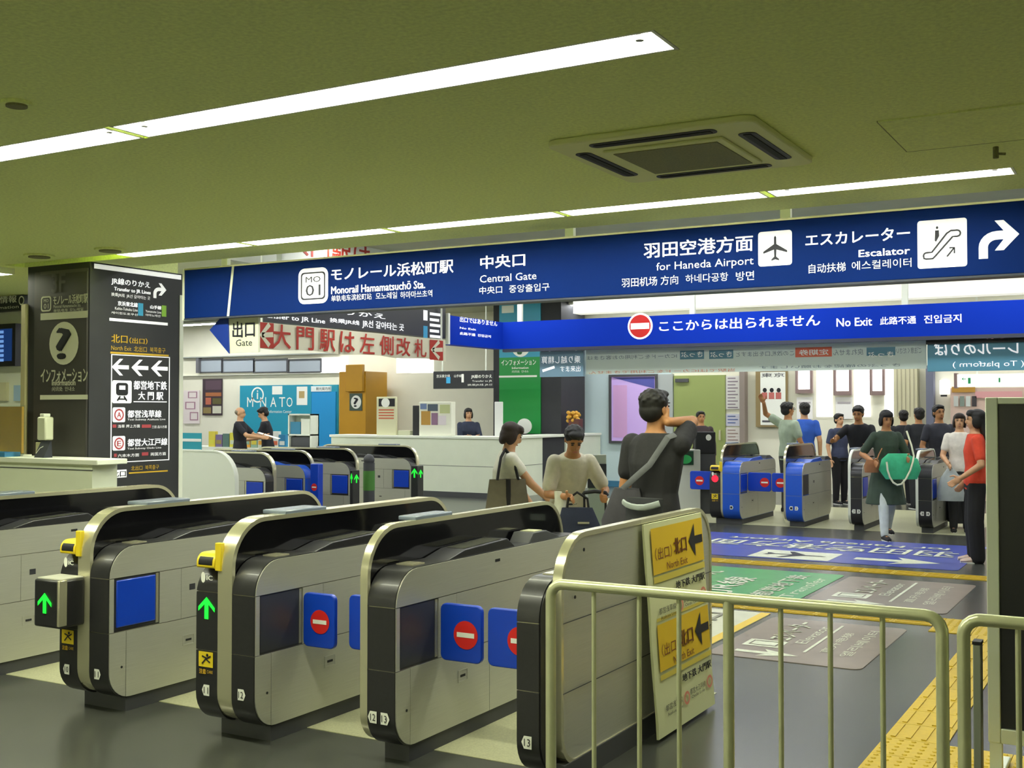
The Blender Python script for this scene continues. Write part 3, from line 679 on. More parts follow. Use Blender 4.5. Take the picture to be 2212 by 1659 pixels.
        if lamp == 'arrow':
            m = nw(); poly(m, pan, ARROW_U, lm - .055, lm + .055, zl - .055, zl + .055, .002); m.build('green_arrow', GREENL, t)
        elif lamp == 'stop':
            m = nw(); poly(m, pan, disc(), lm - .05, lm + .05, zl - .05, zl + .05, .002); m.build('stop_lamp', mat('red_lamp', '#e0182c', .4, emit=1.3, ecol='#ff2038'), t)
        pan = Pan((0, -.002, 0), (1, 0, 0), (0, 0, 1), (0, -1, 0)); lm = (l0 + l1) / 2
        m = nw(); rect(m, pan, lm - .052, lm + .045, .36, .436, .001); ys_ = m.build('caution_sticker', YEL if tray else mat('pale_sticker', '#c8a830'), t)
        m = nw(); stroke(m, pan, [(.2, .15), (.5, .55), (.85, .3)], .008, lm - .045, lm + .04, .365, .43, .003); poly(m, pan, disc(10), lm + .0, lm + .016, .412, .428, .003); stroke(m, pan, [(.2, .75), (.6, .6), (.9, .8)], .008, lm - .045, lm + .04, .365, .43, .003); m.build('figure', DARKPR, ys_)
        m = nw(); text(m, pan, '注意', lm - .045, lm - .0, .325, .35, e=.002); text(m, pan, 'CARE', lm + .005, lm + .045, .33, .345, bold=False, e=.002); m.build('caution_lettering', mat('caution_yellow_ink', '#d8b02c'), t)
    if stick:
        for xc, z, s, r_ in stick: sticker(t, tf, xc, z, s, r_)
    for fl, nm in ((flapR, 'flap'), (flapL, 'flap')):
        if fl:
            xa, xb, y, za, zb_ = fl[:5]
            m = nw(); m.ext([(xa + px * (xb - xa), za + pz * (zb_ - za)) for px, pz in rrect(.03, 4, xb - xa, zb_ - za)], y - .014, y + .014, 'y')
            f = m.build(nm, FLAP, t, bevel=.005)
            xc = (xa + xb) / 2 + (fl[5] if len(fl) > 5 else 0); no_entry(f, tf, xc, (za + zb_) / 2 - .005, min(.068, (xb - xa) * .3), y - .0155)
    return t

# four machines of the near row (front ends towards the viewer), each from its measured side face
G = 'ticket gates of the near row'
fz = (.437, .712)
ga = gate('steel ended ticket gate carrying the tall yellow poster, numbered 13', (-2.28, 4.31, 0), right=(-.16, -.045), fin=(-.045, 0), finset=.11, plain=True, panel=BLACK, stick=[(-.11, .225, '13', False)], fincol=STEEL, flapL=(-.52, -.165, .37, *fz, .0), zt=.915)
# side of the end machine: seams and screws on the steel fin
m = MB(); m.box(.0, .0012, .125, 1.985, .717, .721); m.box(0, .0012, .125, 1.985, .413, .417); m.build('panel_seam', GREYP, ga)
for y, z in ((.33, 1.02), (.24, .82), (1.1, 1.06), (1.72, 1.06)):
    m = MB(); m.tube([(0, y, z), (.003, y, z)], .008, 8); m.build('screw', DARKPR, ga)
gb = gate('ticket gate with paired 12 and 13 stickers and dark flap window', (-3.08, 4.31, 0), right=(-.16, 0), fin=(-.202, -.16), stick=[(-.128, .225, '12', False), (-.055, .225, '13', True)], flapR=(.012, .245, .37, *fz, .03), flapL=(-.53, -.206, .35, *fz, .05), group=G)
gc = gate('ticket gate with green arrow flush in its narrow front', (-3.87, 4.24, 0), right=(-.15, 0), fin=(-.245, -.15), left=(-.39, -.245, .885), stick=[(-.32, .245, '11', False), (-.08, .25, '12', True)], flapR=(.012, .215, .36, *fz, .01))
gd = gate('ticket gate with projecting arrow box and folded blue flap', (-4.945, 4.28, 0), right=(-.15, 0), fin=(-.245, -.15), left=(-.39, -.245, .885), recess='blue', box=True, stick=[(-.33, .22, '10', False), (-.08, .22, '11', True)])
ge = gate('ticket gate cut by the frame edge beneath the white counter', (-6.28, 4.22, 0), right=(-.15, 0), fin=(-.245, -.15), left=(-.39, -.245, .885), recess='blue', stick=[(-.08, .22, '10', True)])

# the middle row, entered from the +x side, seen along its flanks
Yg = [11.26, 12.03, 13.0, 14.5]
labs = ['first of the cross row gates, next to cream end screen', 'cross row ticket gate with blue front and red sticker', 'cross row ticket gate with blue flap beside grey bin', 'cross row ticket gate nearest the long counter, arrow box']
for k, y in enumerate(Yg):
    gate(labs[k], (-9.95, y - .17, 0), PI / 2, True, right=(-.15, 0), fin=(-.20, -.15), left=None, recess='blue', L=1.95, shell=mat('blue_machine_front', '#1c56c8', .35) if k == 1 else BLACK, finset=0.)
# arrow heads at their +x ends
for k, (y, lab) in enumerate(((Yg[2], 'small upright green arrow display on cross row gate end'), (Yg[3], 'green arrow display box at the outermost cross row gate'))):
    t = thing('arrow_display', lab, 'display', (-9.95, y - .1, 0))
    m = MB(); m.box(.005, .12 if k else .05, -.08, .08, 0, .80); m.build('post', BLACK, t, bevel=.008)
    pan = Pan((0, -.08, 0), (1, 0, 0), (0, 0, 1), (0, -1, 0)); x1 = .115 if k else .048
    m = MB(); poly(m, pan, ARROW_U, .01, x1, .62, .76, .002); m.build('green_arrow', GREENL, t)
    pan = Pan((x1 + .005, 0, 0), (0, 1, 0), (0, 0, 1), (1, 0, 0))
    m = MB(); poly(m, pan, ARROW_U, -.05, .05, .62, .74, .002); m.build('green_arrow', GREENL, t)
t = thing('red_sticker_post', 'narrow blue post with red no entry sticker at cross row', 'post', (-9.9, 11.95, 0))
m = MB(); m.box(0, .14, -.05, .05, 0, .93); m.build('post', FLAP, t, bevel=.01)
no_entry(t, None, .07, .62, .05, -.051)
t = thing('end_screen', 'rounded cream end screen before the cross row gates', 'screen', (-10.1, 10.6, 0))
m = MB(); m.ext([(a, b) for a, b in rounded(-1.4, .1, .02, 1.12, .05, .05, .05, .35, 8)], -.03, .03, 'y'); o = m.build('panel', WHITE, t)
m = MB(); m.ring(rounded(-1.42, .12, 0, 1.14, .06, .06, .06, .37, 8), rounded(-1.4, .1, .02, 1.12, .05, .05, .05, .35, 8), -.036, .036, 'y'); m.build('edge', WHITE, t)
t = thing('waste_bin', 'grey round topped bin with green label by cross row', 'bin', (AY(797, 1050, 13.75).x, 13.75, 0))
m = MB(); m.tube([(0, 0, 0), (0, 0, .80), (0, 0, .86)], .085, 18); m.build('drum', GREYP, t)
m = MB(); m.ell((0, 0, .9), (.084, .084, .09)); m.build('lid', GREYP, t)
m = MB(); m.tube([(0, 0, .45), (0, 0, .74)], .088, 18); m.build('green_label', ink('#4f8a3a'), t)

# far row beyond the floor signs
BF = mat('blue_machine_front', '#1c56c8', .35)
fl = (.47, .74)
S2 = STEEL
gate('far ticket gate with blue front and red stop lamp', (-5.285, 15.8, 0), right=(-.255, 0), fin=(-.285, -.255), left=(-.45, -.285, .80), L=1.75, shell=BF, leftshell=BLACK, recess='blue', lamp='stop', stick=[(-.12, .25, '1', True)], zt=.90, zf=1.15, flapR=(.01, .35, .35, *fl, .08), flapL=(-.86, -.46, .3, *fl, -.05))
gate('far ticket gate with blue front, second from the stop lamp', (-4.40, 15.85, 0), right=(-.235, 0), fin=(-.265, -.235), L=1.6, shell=BF, recess='dark', stick=[(-.16, .27, '1', False), (-.08, .27, '2', True)], zt=.90, zf=1.15, flapL=(-.52, -.27, .3, *fl, 0))
gate('far ticket gate with black front behind the leaning person', (-3.57, 15.8, 0), right=(-.155, 0), fin=(-.19, -.155), L=1.6, recess='blue', stick=[(-.115, .27, '2', False), (-.045, .27, '3', True)], zt=.92, zf=1.10, trim=WHITE)
gate('far ticket gate with black front beside dark suitcases', (-2.686, 15.9, 0), right=(-.175, 0), fin=(-.21, -.175), L=1.4, recess='blue', stick=[(-.13, .27, '3', False), (-.05, .27, '4', True)], zt=.92, zf=1.10, trim=WHITE)

# ================================================================== POSTER on the end machine
po = thing('poster', 'tall yellow and white exit poster leaning on steel gate end', 'poster', (-2.2, 5.73, 0))
pt, pb = Vector((-2.262, 0, 1.075)), Vector((-2.185, 0, .02))
ya, yb2 = AX(1391, 1137, -2.262).y, AX(1514, 1107, -2.262).y
n = Vector((1, 0, .073)).normalized()
up_ = (pt - pb).normalized()
PP = Pan((pb.x, ya, pb.z), (0, 1, 0), up_, n); Wp, Hp = yb2 - ya, (pt - pb).length
m = MB(); N = 14; vs = []
for i in range(N + 1):
    v = Hp * i / N
    for u in (0, Wp): 
        w = .006 * math.sin(i * .9 + u * 2); vs += [PP.p(u + (.006 * math.sin(i * 1.7) if u == 0 else 0), v, w * .3), PP.p(u, v, w * .3 - .012)]
fs = []
for i in range(N):
    a = 4 * i; fs += [(a, a + 2, a + 6, a + 4), (a + 1, a + 5, a + 7, a + 3), (a, a + 4, a + 5, a + 1), (a + 2, a + 3, a + 7, a + 6)]
fs += [(0, 1, 3, 2), (4 * N, 4 * N + 2, 4 * N + 3, 4 * N + 1)]
m.add(vs, fs); m.build('sheet', mat('poster_paper', '#d9dcae', .7), po, world=True)
def pr(mb, u0, u1, v0, v1, e=.006): rect(mb, PP, u0 * Wp, u1 * Wp, v0 * Hp, v1 * Hp, e)
def ptx(mb, s, u0, u1, v0, v1, e=.009, **k): text(mb, PP, s, u0 * Wp, u1 * Wp, v0 * Hp, v1 * Hp, e=e, **k)
m = MB(); pr(m, .08, .98, .755, .975); pr(m, .08, .98, .30, .52); m.build('yellow_block', ink('#e3bd1e'), po, world=True)
m = MB(); pr(m, .08, .98, .715, .745); pr(m, .08, .98, .535, .55); pr(m, .08, .98, .26, .285); m.build('pale_yellow_block', ink('#d6c552'), po, world=True)
m = MB()
for v in (.86, .405):
    ptx(m, '（出口）', .12, .40, v - .04, v + .02, bold=False); ptx(m, '北口', .43, .66, v - .035, v + .045); ptx(m, 'North Exit', .30, .66, v - .095, v - .06, bold=False)
m.build('red_lettering', ink('#7a4214'), po, world=True)
m = MB()
for v in (.86, .405):
    poly(m, PP, [(0, .5), (.45, 1), (.45, .62), (1, .62), (1, .38), (.45, .38), (.45, 0)], .70 * Wp, .96 * Wp, (v - .075) * Hp, (v + .095) * Hp, .009)
for v in (.655, .2):
    ptx(m, '地下鉄 大門駅', .42, .95, v, v + .04)
    ptx(m, '都営大江戸線', .54, .82, v - .08, v - .05, bold=False); ptx(m, '都営浅草線', .12, .40, v - .09, v - .06, bold=False); ptx(m, 'Oedo Line', .56, .80, v - .10, v - .085, bold=False); ptx(m, 'Asakusa Line', .14, .40, v - .115, v - .10, bold=False)
m.build('black_lettering', DARKPR, po, world=True)
m = MB()
for v in (.655, .2):
    annulus(m, PP, .85 * Wp, .96 * Wp, (v - .10) * Hp, (v - .035) * Hp, .2, .009); annulus(m, PP, .43 * Wp, .53 * Wp, (v - .115) * Hp, (v - .05) * Hp, .2, .009)
m.build('line_ring', ink('#d98a76'), po, world=True)

# ================================================================== RAILINGS, BOARD
RY, RZ = 4.12, .945
def railing(label, x0, x1, posts, bars):
    t = thing('railing', label, 'railing', ((x0 + x1) / 2, RY, 0))
    r = .0215; c = .055
    pth = [(x0, RY, 0), (x0, RY, RZ - c)] + [(x0 + c - c * math.cos(math.radians(a)), RY, RZ - c + c * math.sin(math.radians(a))) for a in (20, 40, 60, 80, 90)] + [(x1 - c + c * math.sin(math.radians(a)), RY, RZ - c + c * math.cos(math.radians(a))) for a in (0, 20, 40, 60, 80)] + [(x1, RY, RZ - c), (x1, RY, 0)]
    m = MB(); m.tube(pth, r, 16); m.build('top_rail', RAILM, t, world=True)
    for x in posts: m = MB(); m.tube([(x, RY, 0), (x, RY, RZ - .01)], .0205, 14); m.build('post', RAILM, t, world=True)
    for x in bars: m = MB(); m.tube([(x, RY, .08), (x, RY, RZ - .01)], .0095, 10); m.build('baluster', RAILM, t, world=True)
    m = MB(); m.tube([(x0, RY, .09), (x1, RY, .09)], .014, 10); m.build('bottom_rail', RAILM, t, world=True)
    for x in (x0, x1): m = MB(); m.tube([(x, RY, 0), (x, RY, .008)], .05, 16); m.build('floor_flange', RAILM, t, world=True)
X = lambda px: AY(px, 1450, RY).x
railing('olive steel railing with thin balusters before the end gate', X(1190), X(2036), [X(1574)], [X(p) for p in (1283, 1381, 1467, 1687, 1794, 1907)])
railing('second olive railing starting before the dark display board', X(2082), X(2082) + 1.6, [], [X(2200) + .12 * i for i in range(9)])
bd = thing('display_board', 'tall dark board in pale metal frame behind second railing', 'board', (.05, 5.5, 0))
BFm = mat('pale_aluminium', '#ced5c4', .4, .2)
bx0 = AY(2131, 1200, 5.5).x; bx1 = bx0 + 1.3
m = MB(); m.box(bx0, bx0 + .052, 5.5, 5.56, .17, 1.705); m.build('frame_stile', BFm, bd, world=True, bevel=.004)
m = MB(); m.box(bx1 - .052, bx1, 5.5, 5.56, .17, 1.705); m.build('frame_stile', BFm, bd, world=True, bevel=.004)
m = MB(); m.box(bx0 + .052, bx1 - .052, 5.5, 5.56, 1.675, 1.705); m.build('frame_rail', BFm, bd, world=True, bevel=.004)
m = MB(); m.box(bx0 + .052, bx1 - .052, 5.5, 5.56, .17, .235); m.build('frame_rail', BFm, bd, world=True, bevel=.004)
m = MB(); m.box(bx0 + .05, bx1 - .05, 5.515, 5.55, .23, 1.68); m.build('screen', mat('dark_board_face', '#1b1c22', .28, noise=.1, nscale=3), bd, world=True)
for x in (bx0 + .03, bx1 - .03):
    m = MB(); m.box(x - .025, x + .025, 5.505, 5.555, .012, .17); m.build('leg', BFm, bd, world=True)
    m = MB(); m.box(x - .03, x + .03, 5.25, 5.8, .012, .035); m.build('foot', BFm, bd, world=True, bevel=.005)
pp = AY(2112, 1390, 4.7)
t = thing('guide_post', 'short grey flat post with black cap between railing and board', 'post', (pp.x, 4.7, 0))
m = MB(); m.box(-.014, .014, -.03, .03, 0, pp.z); m.build('post', mat('grey_post', '#8c9184', .45, .4), t, bevel=.003)
m = MB(); m.box(-.016, .016, -.032, .032, pp.z, pp.z + .012); m.build('cap', DARKPR, t)

# ================================================================== FLOOR SIGNS AND TACTILE PAVING
def fpan(z=.004): return Pan((0, 0, z), (1, 0, 0), (0, 1, 0), (0, 0, 1))
def floor_sign(label, x0, x1, y0, y1, col, nm='floor_sign'):
    t = thing(nm, label, 'floor sign', ((x0 + x1) / 2, (y0 + y1) / 2, 0))
    m = MB(); m.ext([(x0 + a * (x1 - x0), y0 + b * (y1 - y0)) for a, b in rrect(.06, 3, x1 - x0, y1 - y0)], .0, .004, 'z'); m.build('sheet', mat('floor_film_' + col[1:], col, .3, noise=.1, nscale=4), t, world=True)
    return t
FP = fpan()
FW = mat('worn_white_film', '#d8ddc4', .4, noise=.12, nscale=25)
b = floor_sign('blue floor sign with white airport lettering before far gates', -5.35, -1.86, 12.45, 14.75, '#3a49a6')
m = MB(); text(m, FP, '羽田空港方面', -5.0, -2.05, 13.45, 14.0, turn=180, e=.002); text(m, FP, 'for Haneda Airport', -4.9, -2.2, 14.12, 14.42, turn=180, e=.002)
rect(m, FP, -4.1, -3.2, 12.5, 13.2, .002); poly(m, FP, [(0, .35), (.55, .35), (.45, 0), (1, .5), (.45, 1), (.55, .65), (0, .65)], -3.0, -2.1, 12.6, 13.2, .002)
m.build('white_lettering', FW, b, world=True)
m = MB(); poly(m, FP, [(y, 1 - x) for x, y in PLANE], -4.0, -3.3, 12.58, 13.12, .004); m.build('plane_pictogram', mat('navy_print', '#15162b'), b, world=True)
b = floor_sign('green floor sign with white lettering lines beyond first yellow strip', -5.2, -2.78, 9.72, 11.55, '#2f9a4c')
m = MB(); text(m, FP, '都営地下鉄', -3.25, -3.05, 9.9, 11.3, turn=90, e=.002); text(m, FP, 'JR線', -3.75, -3.4, 9.9, 10.9, turn=90, e=.002); text(m, FP, 'のりかえ', -4.2, -3.9, 9.9, 11.2, turn=90, e=.002); text(m, FP, 'Transfer', -2.98, -2.86, 9.9, 11.2, turn=90, bold=False, e=.002); text(m, FP, '大門駅', -4.75, -4.4, 10.0, 11.3, turn=90, e=.002)
m.build('white_lettering', FW, b, world=True)
for (x0, x1, y0, y1, lab) in ((-2.72, -1.55, 9.75, 11.5, 'grey-brown elevator floor sign right beyond first yellow strip'), (-2.72, -1.69, 7.4, 8.95, 'grey-brown elevator floor sign nearest the railing')):
    b = floor_sign(lab, x0, x1, y0, y1, '#85796c'); W, H = x1 - x0, y1 - y0
    m = MB()
    rect(m, FP, x0 + .12 * W, x0 + .38 * W, y0 + .25 * H, y0 + .40 * H, .002)
    text(m, FP, 'エレベーター', x0 + .20 * W, x0 + .38 * W, y0 + .43 * H, y0 + .92 * H, turn=90, e=.002); text(m, FP, 'Elevator', x0 + .42 * W, x0 + .50 * W, y0 + .40 * H, y0 + .85 * H, turn=90, bold=False, e=.002)
    rect(m, FP, x0 + .55 * W, x0 + .57 * W, y0 + .22 * H, y0 + .92 * H, .002)
    text(m, FP, '直升电梯', x0 + .64 * W, x0 + .71 * W, y0 + .25 * H, y0 + .75 * H, turn=90, bold=False, e=.002); text(m, FP, '엘리베이터', x0 + .78 * W, x0 + .86 * W, y0 + .22 * H, y0 + .86 * H, turn=90, bold=False, e=.002)
    poly(m, FP, [(0, .35), (.5, .35), (.4, 0), (1, .5), (.4, 1), (.5, .65), (0, .65)], x0 + .14 * W, x0 + .56 * W, y0 + .05 * H, y0 + .20 * H, .002)
    m.build('pale_lettering', FW, b, world=True)
    m = MB(); stroke(m, FP, [(0, 0), (1, 0), (1, 1), (0, 1)], .018, x0 + .16 * W, x0 + .34 * W, y0 + .28 * H, y0 + .37 * H, .004, closed=True); m.build('lift_pictogram', mat('floor_print', '#6d6458'), b, world=True)
b = floor_sign('white floor map with yellow border behind the poster', -5.0, -2.78, 7.5, 9.08, '#d0d2b8')
m = MB(); rect(m, FP, -5.0, -2.78, 7.5, 7.58, .002); rect(m, FP, -2.86, -2.78, 7.5, 9.08, .002); m.build('yellow_border', mat('yellow_film', '#e0be2a', .4), b, world=True)
m = MB(); text(m, FP, '出口', -3.4, -3.05, 8.1, 8.9, turn=90, e=.002); text(m, FP, '北口', -4.2, -3.7, 8.1, 8.9, turn=90, e=.002); m.build('grey_lettering', ink('#8a8a7a'), b, world=True)
# tactile paving: each tile its own part, with raised bars or domes
def tile_mesh(kind, s=.296):
    m = MB(); h = s / 2; m.box(-h, h, -h, h, 0, .006)
    if kind == 'bar':
        for i in range(4):
            y = -h + s * (i + .5) / 4; m.box(-h + .02, h - .02, y - .012, y + .012, .006, .011)
    else:
        for i in range(5):
            for j in range(5):
                x, y = -h + s * (i + .5) / 5, -h + s * (j + .5) / 5; r0, r1 = .014, .009
                vs = [(x + r0 * math.cos(k * PI / 3), y + r0 * math.sin(k * PI / 3), .006) for k in range(6)] + [(x + r1 * math.cos(k * PI / 3), y + r1 * math.sin(k * PI / 3), .011) for k in range(6)]
                m.add(vs, [tuple(range(6, 12))] + [(k, (k + 1) % 6, 6 + (k + 1) % 6, 6 + k) for k in range(6)])
    o = m.build('tile', YELT, None, smooth=False); me = o.data; bpy.data.objects.remove(o); return me
TB, TD = tile_mesh('bar'), tile_mesh('dome')
def tactile(label, x0, y0, nx, ny, kind, rot=0):
    t = thing('tactile_paving', label, 'tactile paving', (x0, y0, 0))
    for i in range(nx):
        for j in range(ny):
            k = kind(i, j) if callable(kind) else kind
            o = bpy.data.objects.new('tile', TB if k == 'bar' else TD); COL.objects.link(o); o.parent = t
            o.location = (.15 + .3 * i, .15 + .3 * j, 0); o.rotation_euler = (0, 0, rot if k == 'bar' else 0)
    return t
tactile('yellow tactile strip leading past the dark display board', -1.245, 5.95, 1, 10, 'bar', PI / 2)
tactile('yellow dotted tactile block at the foot of the display board', -1.245, 5.05, 4, 3, 'dome')
tactile('yellow dotted tactile block at the strip junction', -1.55, 8.95, 2, 2, 'dome')
tactile('yellow tactile strip crossing before the grey-brown elevator sign', -5.16, 9.18, 12, 1, 'bar')
tactile('yellow tactile strip between the green and blue floor signs', -7.2, 11.85, 20, 1, 'bar')

# ================================================================== INFORMATION COUNTER beside the near pillar
t = thing('counter', 'white information counter with a thin top before the charcoal pillar', 'counter', (-9, 5.78, 0))
rx = AY(199, 1030, 5.76).x; rt = AY(210, 988, 5.72).x
m = MB(); m.box(-14, rx, 5.76, 5.99, 0, 1.245); m.build('front_panel', PALE, t, world=True)
m = MB(); m.box(-14, rt, 5.72, 6.0, 1.245, 1.285); m.build('worktop', WHITE, t, world=True, bevel=.006)
m = MB(); m.box(-14, rx + .002, 5.755, 5.765, 1.20, 1.207); m.build('shadow_gap', GREYP, t, world=True)
CT = 1.285
def at5(px): return AY(px, 960, 5.86).x
t = thing('hand_gel_dispenser', 'pale hand gel dispenser bottle on the white counter', 'dispenser', (at5(96), 5.86, CT))
m = MB(); m.box(-.06, .04, -.035, .035, .0, .115); m.build('stand', mat('beige_stand', '#b9b78d', .5), t, bevel=.006)
m = MB(); m.box(-.04, .058, -.04, .04, .13, .31); m.build('bottle', mat('gel_bottle', '#d6dabf', .3), t, bevel=.012)
m = MB(); m.box(-.02, .03, -.03, .03, .31, .335); m.build('pump_cap', WHITE, t, bevel=.005)
m = MB(); m.box(-.075, -.0, -.03, .03, .115, .130); m.build('black_band', DARKPR, t)
t = thing('notice_card', 'dark tent card leaning beside the gel dispenser', 'card', (at5(107), 5.78, CT))
m = MB(); m.ext([(-.02, 0), (.06, 0), (.05, .125), (.042, .125)], -.05, .06, 'x'); m.build('card', mat('dark_card', '#2c2f38', .5), t)
m = MB(); stroke(m, Pan((0, -.012, 0), (1, 0, 0), (0, .2, .98), (0, -1, .2)), [(0, 0), (.5, .6), (1, .8)], .006, -.03, .04, .03, .1, .012); m.build('scribble', PRINT, t)
t = thing('acrylic_screen', 'clear acrylic screen with amber panel on the counter', 'screen', (at5(20), 5.9, CT))
m = MB(); m.box(-.6, .13, -.003, .003, 0, .40); m.build('sheet', GLASS, t)
m = MB(); m.box(-.6, .055, .03, .05, .02, .39); m.build('amber_panel', mat('amber_panel', '#c79a34', .5, noise=.15, nscale=3), t)
m = MB(); m.box(-.62, .14, -.02, .06, 0, .012); m.build('base', WHITE, t)
t = thing('blue_tray', 'flat blue tray on the white counter under acrylic screen', 'tray', (at5(28), 5.80, CT))
m = MB(); m.ring([(-.2, -.08), (.09, -.08), (.09, .06), (-.2, .06)], [(-.19, -.07), (.08, -.07), (.08, .05), (-.19, .05)], 0, .035, 'z'); m.box(-.195, .085, -.075, .055, 0, .006); m.build('tray', mat('tray_blue', '#3f7fae', .4), t)
# flight corner on the short wall behind
W9 = 7.5
def f9(px, py): p = AY(px, py, W9); return p.x, p.z
def board9(nm, lab, cat, x0, y0, x1, y1, col, d=.05):
    a, c = f9(x0, y1), f9(x1, y0); t = thing(nm, lab, cat, ((a[0] + c[0]) / 2, W9, a[1]))
    m = MB(); m.box(a[0], c[0], W9 - d, W9 + .02, a[1], c[1]); m.build('board', mat('board_' + col[1:], col, .4), t, world=True); return t
t = board9('flight_sign', 'dark flight information sign board over the wall monitor', 'sign', -70, 638, 60, 679, '#33363a')
PF = front(W9 - .05); m = MB(); T(m, PF, f9, 'フライト情報', -60, 642, 46, 658); T(m, PF, f9, 'Flight information', -60, 663, 50, 672, bold=False); annulus(m, PF, *box_uv(f9, 50, 640, 62, 660), .15); m.build('lettering', PRINT, t, world=True)
t = thing('monitor', 'wall monitor showing blue flight columns beyond the counter', 'monitor', (f9(0, 740)[0], W9, 1.9))
a, c = f9(-80, 795), f9(56, 700); m = MB(); m.box(a[0], c[0], W9 - .12, W9 - .04, a[1], c[1]); m.build('bezel', DARKPR, t, world=True)
m = MB(); m.box(a[0] + .04, c[0] - .05, W9 - .125, W9 - .12, a[1] + .05, c[1] - .05); m.build('screen', mat('monitor_navy', '#152a52', .2, emit=.4, ecol='#1c3f80'), t, world=True)
PM = front(W9 - .126); m = MB()
for k in range(4):
    x = -64 + 26 * k
    for j in range(7): Rr(m, PM, f9, x + 3, 716 + 10 * j, x + 18, 722 + 10 * j)
m.build('flight_row', mat('monitor_rows', '#6f9be0', .4, emit=.6), t, world=True)
m = MB(); m.box((a[0] + c[0]) / 2 - .08, (a[0] + c[0]) / 2 + .08, W9 - .06, W9 + .02, a[1] + .15, c[1] - .15); m.build('bracket', DARKPR, t, world=True)
board9('poster', 'small white and black notice on the wall under the monitor', 'poster', -20, 826, 16, 866, '#d8d4b4', .015)
board9('poster', 'pale blue notice on the wall near the pillar edge', 'poster', 32, 832, 56, 866, '#a9c6e6', .015)

# ================================================================== LONG COUNTER and what stands on it
KZ = 1.15; KX0, KX1, KY = -14.6, -10.6, 18.2
t = thing('counter', 'long pale L shaped service counter with a white top', 'counter', (-12.5, 18.5, 0))
m = MB(); m.box(KX0, KX1, KY, KY + .12, 0, KZ - .05); m.build('front_panel', PALE, t, world=True)
m = MB(); m.box(KX1 - .12, KX1, KY + .12, 19.75, 0, KZ - .05); m.build('side_panel', PALE, t, world=True)
m = MB(); m.box(KX1 - .14, KX1 - .03, 19.75, 20.75, 0, KZ - .05); m.build('dark_side_panel', PILLAR, t, world=True)
m = MB(); m.box(KX1 - .12, KX1, 20.75, 22.4, 0, KZ - .05); m.build('side_panel', PALE, t, world=True)
m = MB(); m.box(KX0 - .03, KX1 + .03, KY - .03, KY + .6, KZ - .05, KZ); m.build('worktop', WHITE, t, world=True, bevel=.008)
m = MB(); m.box(KX1 - .5, KX1 + .03, KY + .6, 22.4, KZ - .05, KZ); m.build('worktop', WHITE, t, world=True, bevel=.008)
m = MB(); m.box(KX0, KX1, KY - .004, KY, .585, .592); m.box(KX1, KX1 + .004, KY, 19.75, .585, .592); m.build('joint_line', GREYP, t, world=True)
m = MB(); m.box(KX0 + .02, KX1 - .01, KY - .012, KY, 0, .1); m.build('kick_plate', GREYP, t, world=True)
# green pillar behind the counter
t = thing('pillar', 'dark pillar faced with a green information panel behind counter', 'pillar', (-11.5, 21.3, 0))
PY_ = 20.9; xl, xr = AY(1066, 800, PY_).x, -10.78
m = MB(); m.box(xl, xr, PY_, PY_ + 1.1, 0, HZ); m.build('shaft', PILLAR, t, world=True)
ga_, gb_ = AY(1080, 800, PY_).x, AY(1169, 800, PY_).x
m = MB(); m.box(ga_, gb_, PY_ - .03, PY_, KZ, 2.75); m.build('green_panel', mat('green_panel', '#14903c', .4), t, world=True)
m = MB(); m.box(ga_, gb_, PY_ - .03, PY_, 2.75, HZ); m.build('teal_panel', mat('teal_panel', '#2f9ab8', .4), t, world=True)
PG = front(PY_ - .03)
def fg(px, py): p = AY(px, py, PY_ - .03); return p.x, p.z
m = MB(); Pp(m, PG, fg, disc(), 1102, 708, 1148, 771); T(m, PG, fg, 'インフォメーション', 1083, 777, 1158, 789); T(m, PG, fg, 'Information', 1106, 792, 1142, 797); T(m, PG, fg, '问讯处  안내소', 1106, 800, 1142, 805, bold=False); Rr(m, PG, fg, 1078, 811, 1160, 815); Pp(m, PG, fg, disc(), 1117, 904, 1149, 937)
Rr(m, PG, fg, 1084, 660, 1110, 676); Rr(m, PG, fg, 1084, 505, 1124, 530)
m.build('white_print', PRINT, t, world=True)
m = MB(); T(m, PG, fg, '?', 1116, 720, 1134, 766, e=.006); m.build('question_mark', ink('#1c5a34'), t, world=True)
# JR board hanging over the counter
t = thing('transfer_board', 'low black transfer board hanging over the long counter', 'sign', (-12.6, 19.6, 2))
a, c = AY(936, 840, 19.6), AY(1066, 800, 19.6)
m = MB(); m.box(a.x, c.x, 19.6, 19.68, a.z, c.z + .0); m.build('board', mat('sign_black', '#202226'), t, world=True)
hanger(t, [(a.x + .2, 19.64), (c.x - .2, 19.64)], c.z, HZ, .012, 'rod')
PJ = front(19.6)
def fj(px, py): p = AY(px, py, 19.6); return p.x, p.z
m = MB(); T(m, PJ, fj, 'JR線のりかえ', 1018, 809, 1063, 818); T(m, PJ, fj, 'Transfer to JR', 1020, 821, 1063, 826, bold=False); T(m, PJ, fj, '换乘JR线 JR선', 1010, 829, 1063, 834, bold=False); T(m, PJ, fj, '京浜東北線', 943, 809, 972, 816, bold=False); T(m, PJ, fj, '山手線', 981, 809, 997, 815, bold=False); Rr(m, PJ, fj, 997, 808, 1002, 826)
m.build('lettering', PRINT, t, world=True)
m = MB(); Rr(m, PJ, fj, 964, 814, 973, 828); m.build('blue_line_square', ink('#3aa6d8'), t, world=True)
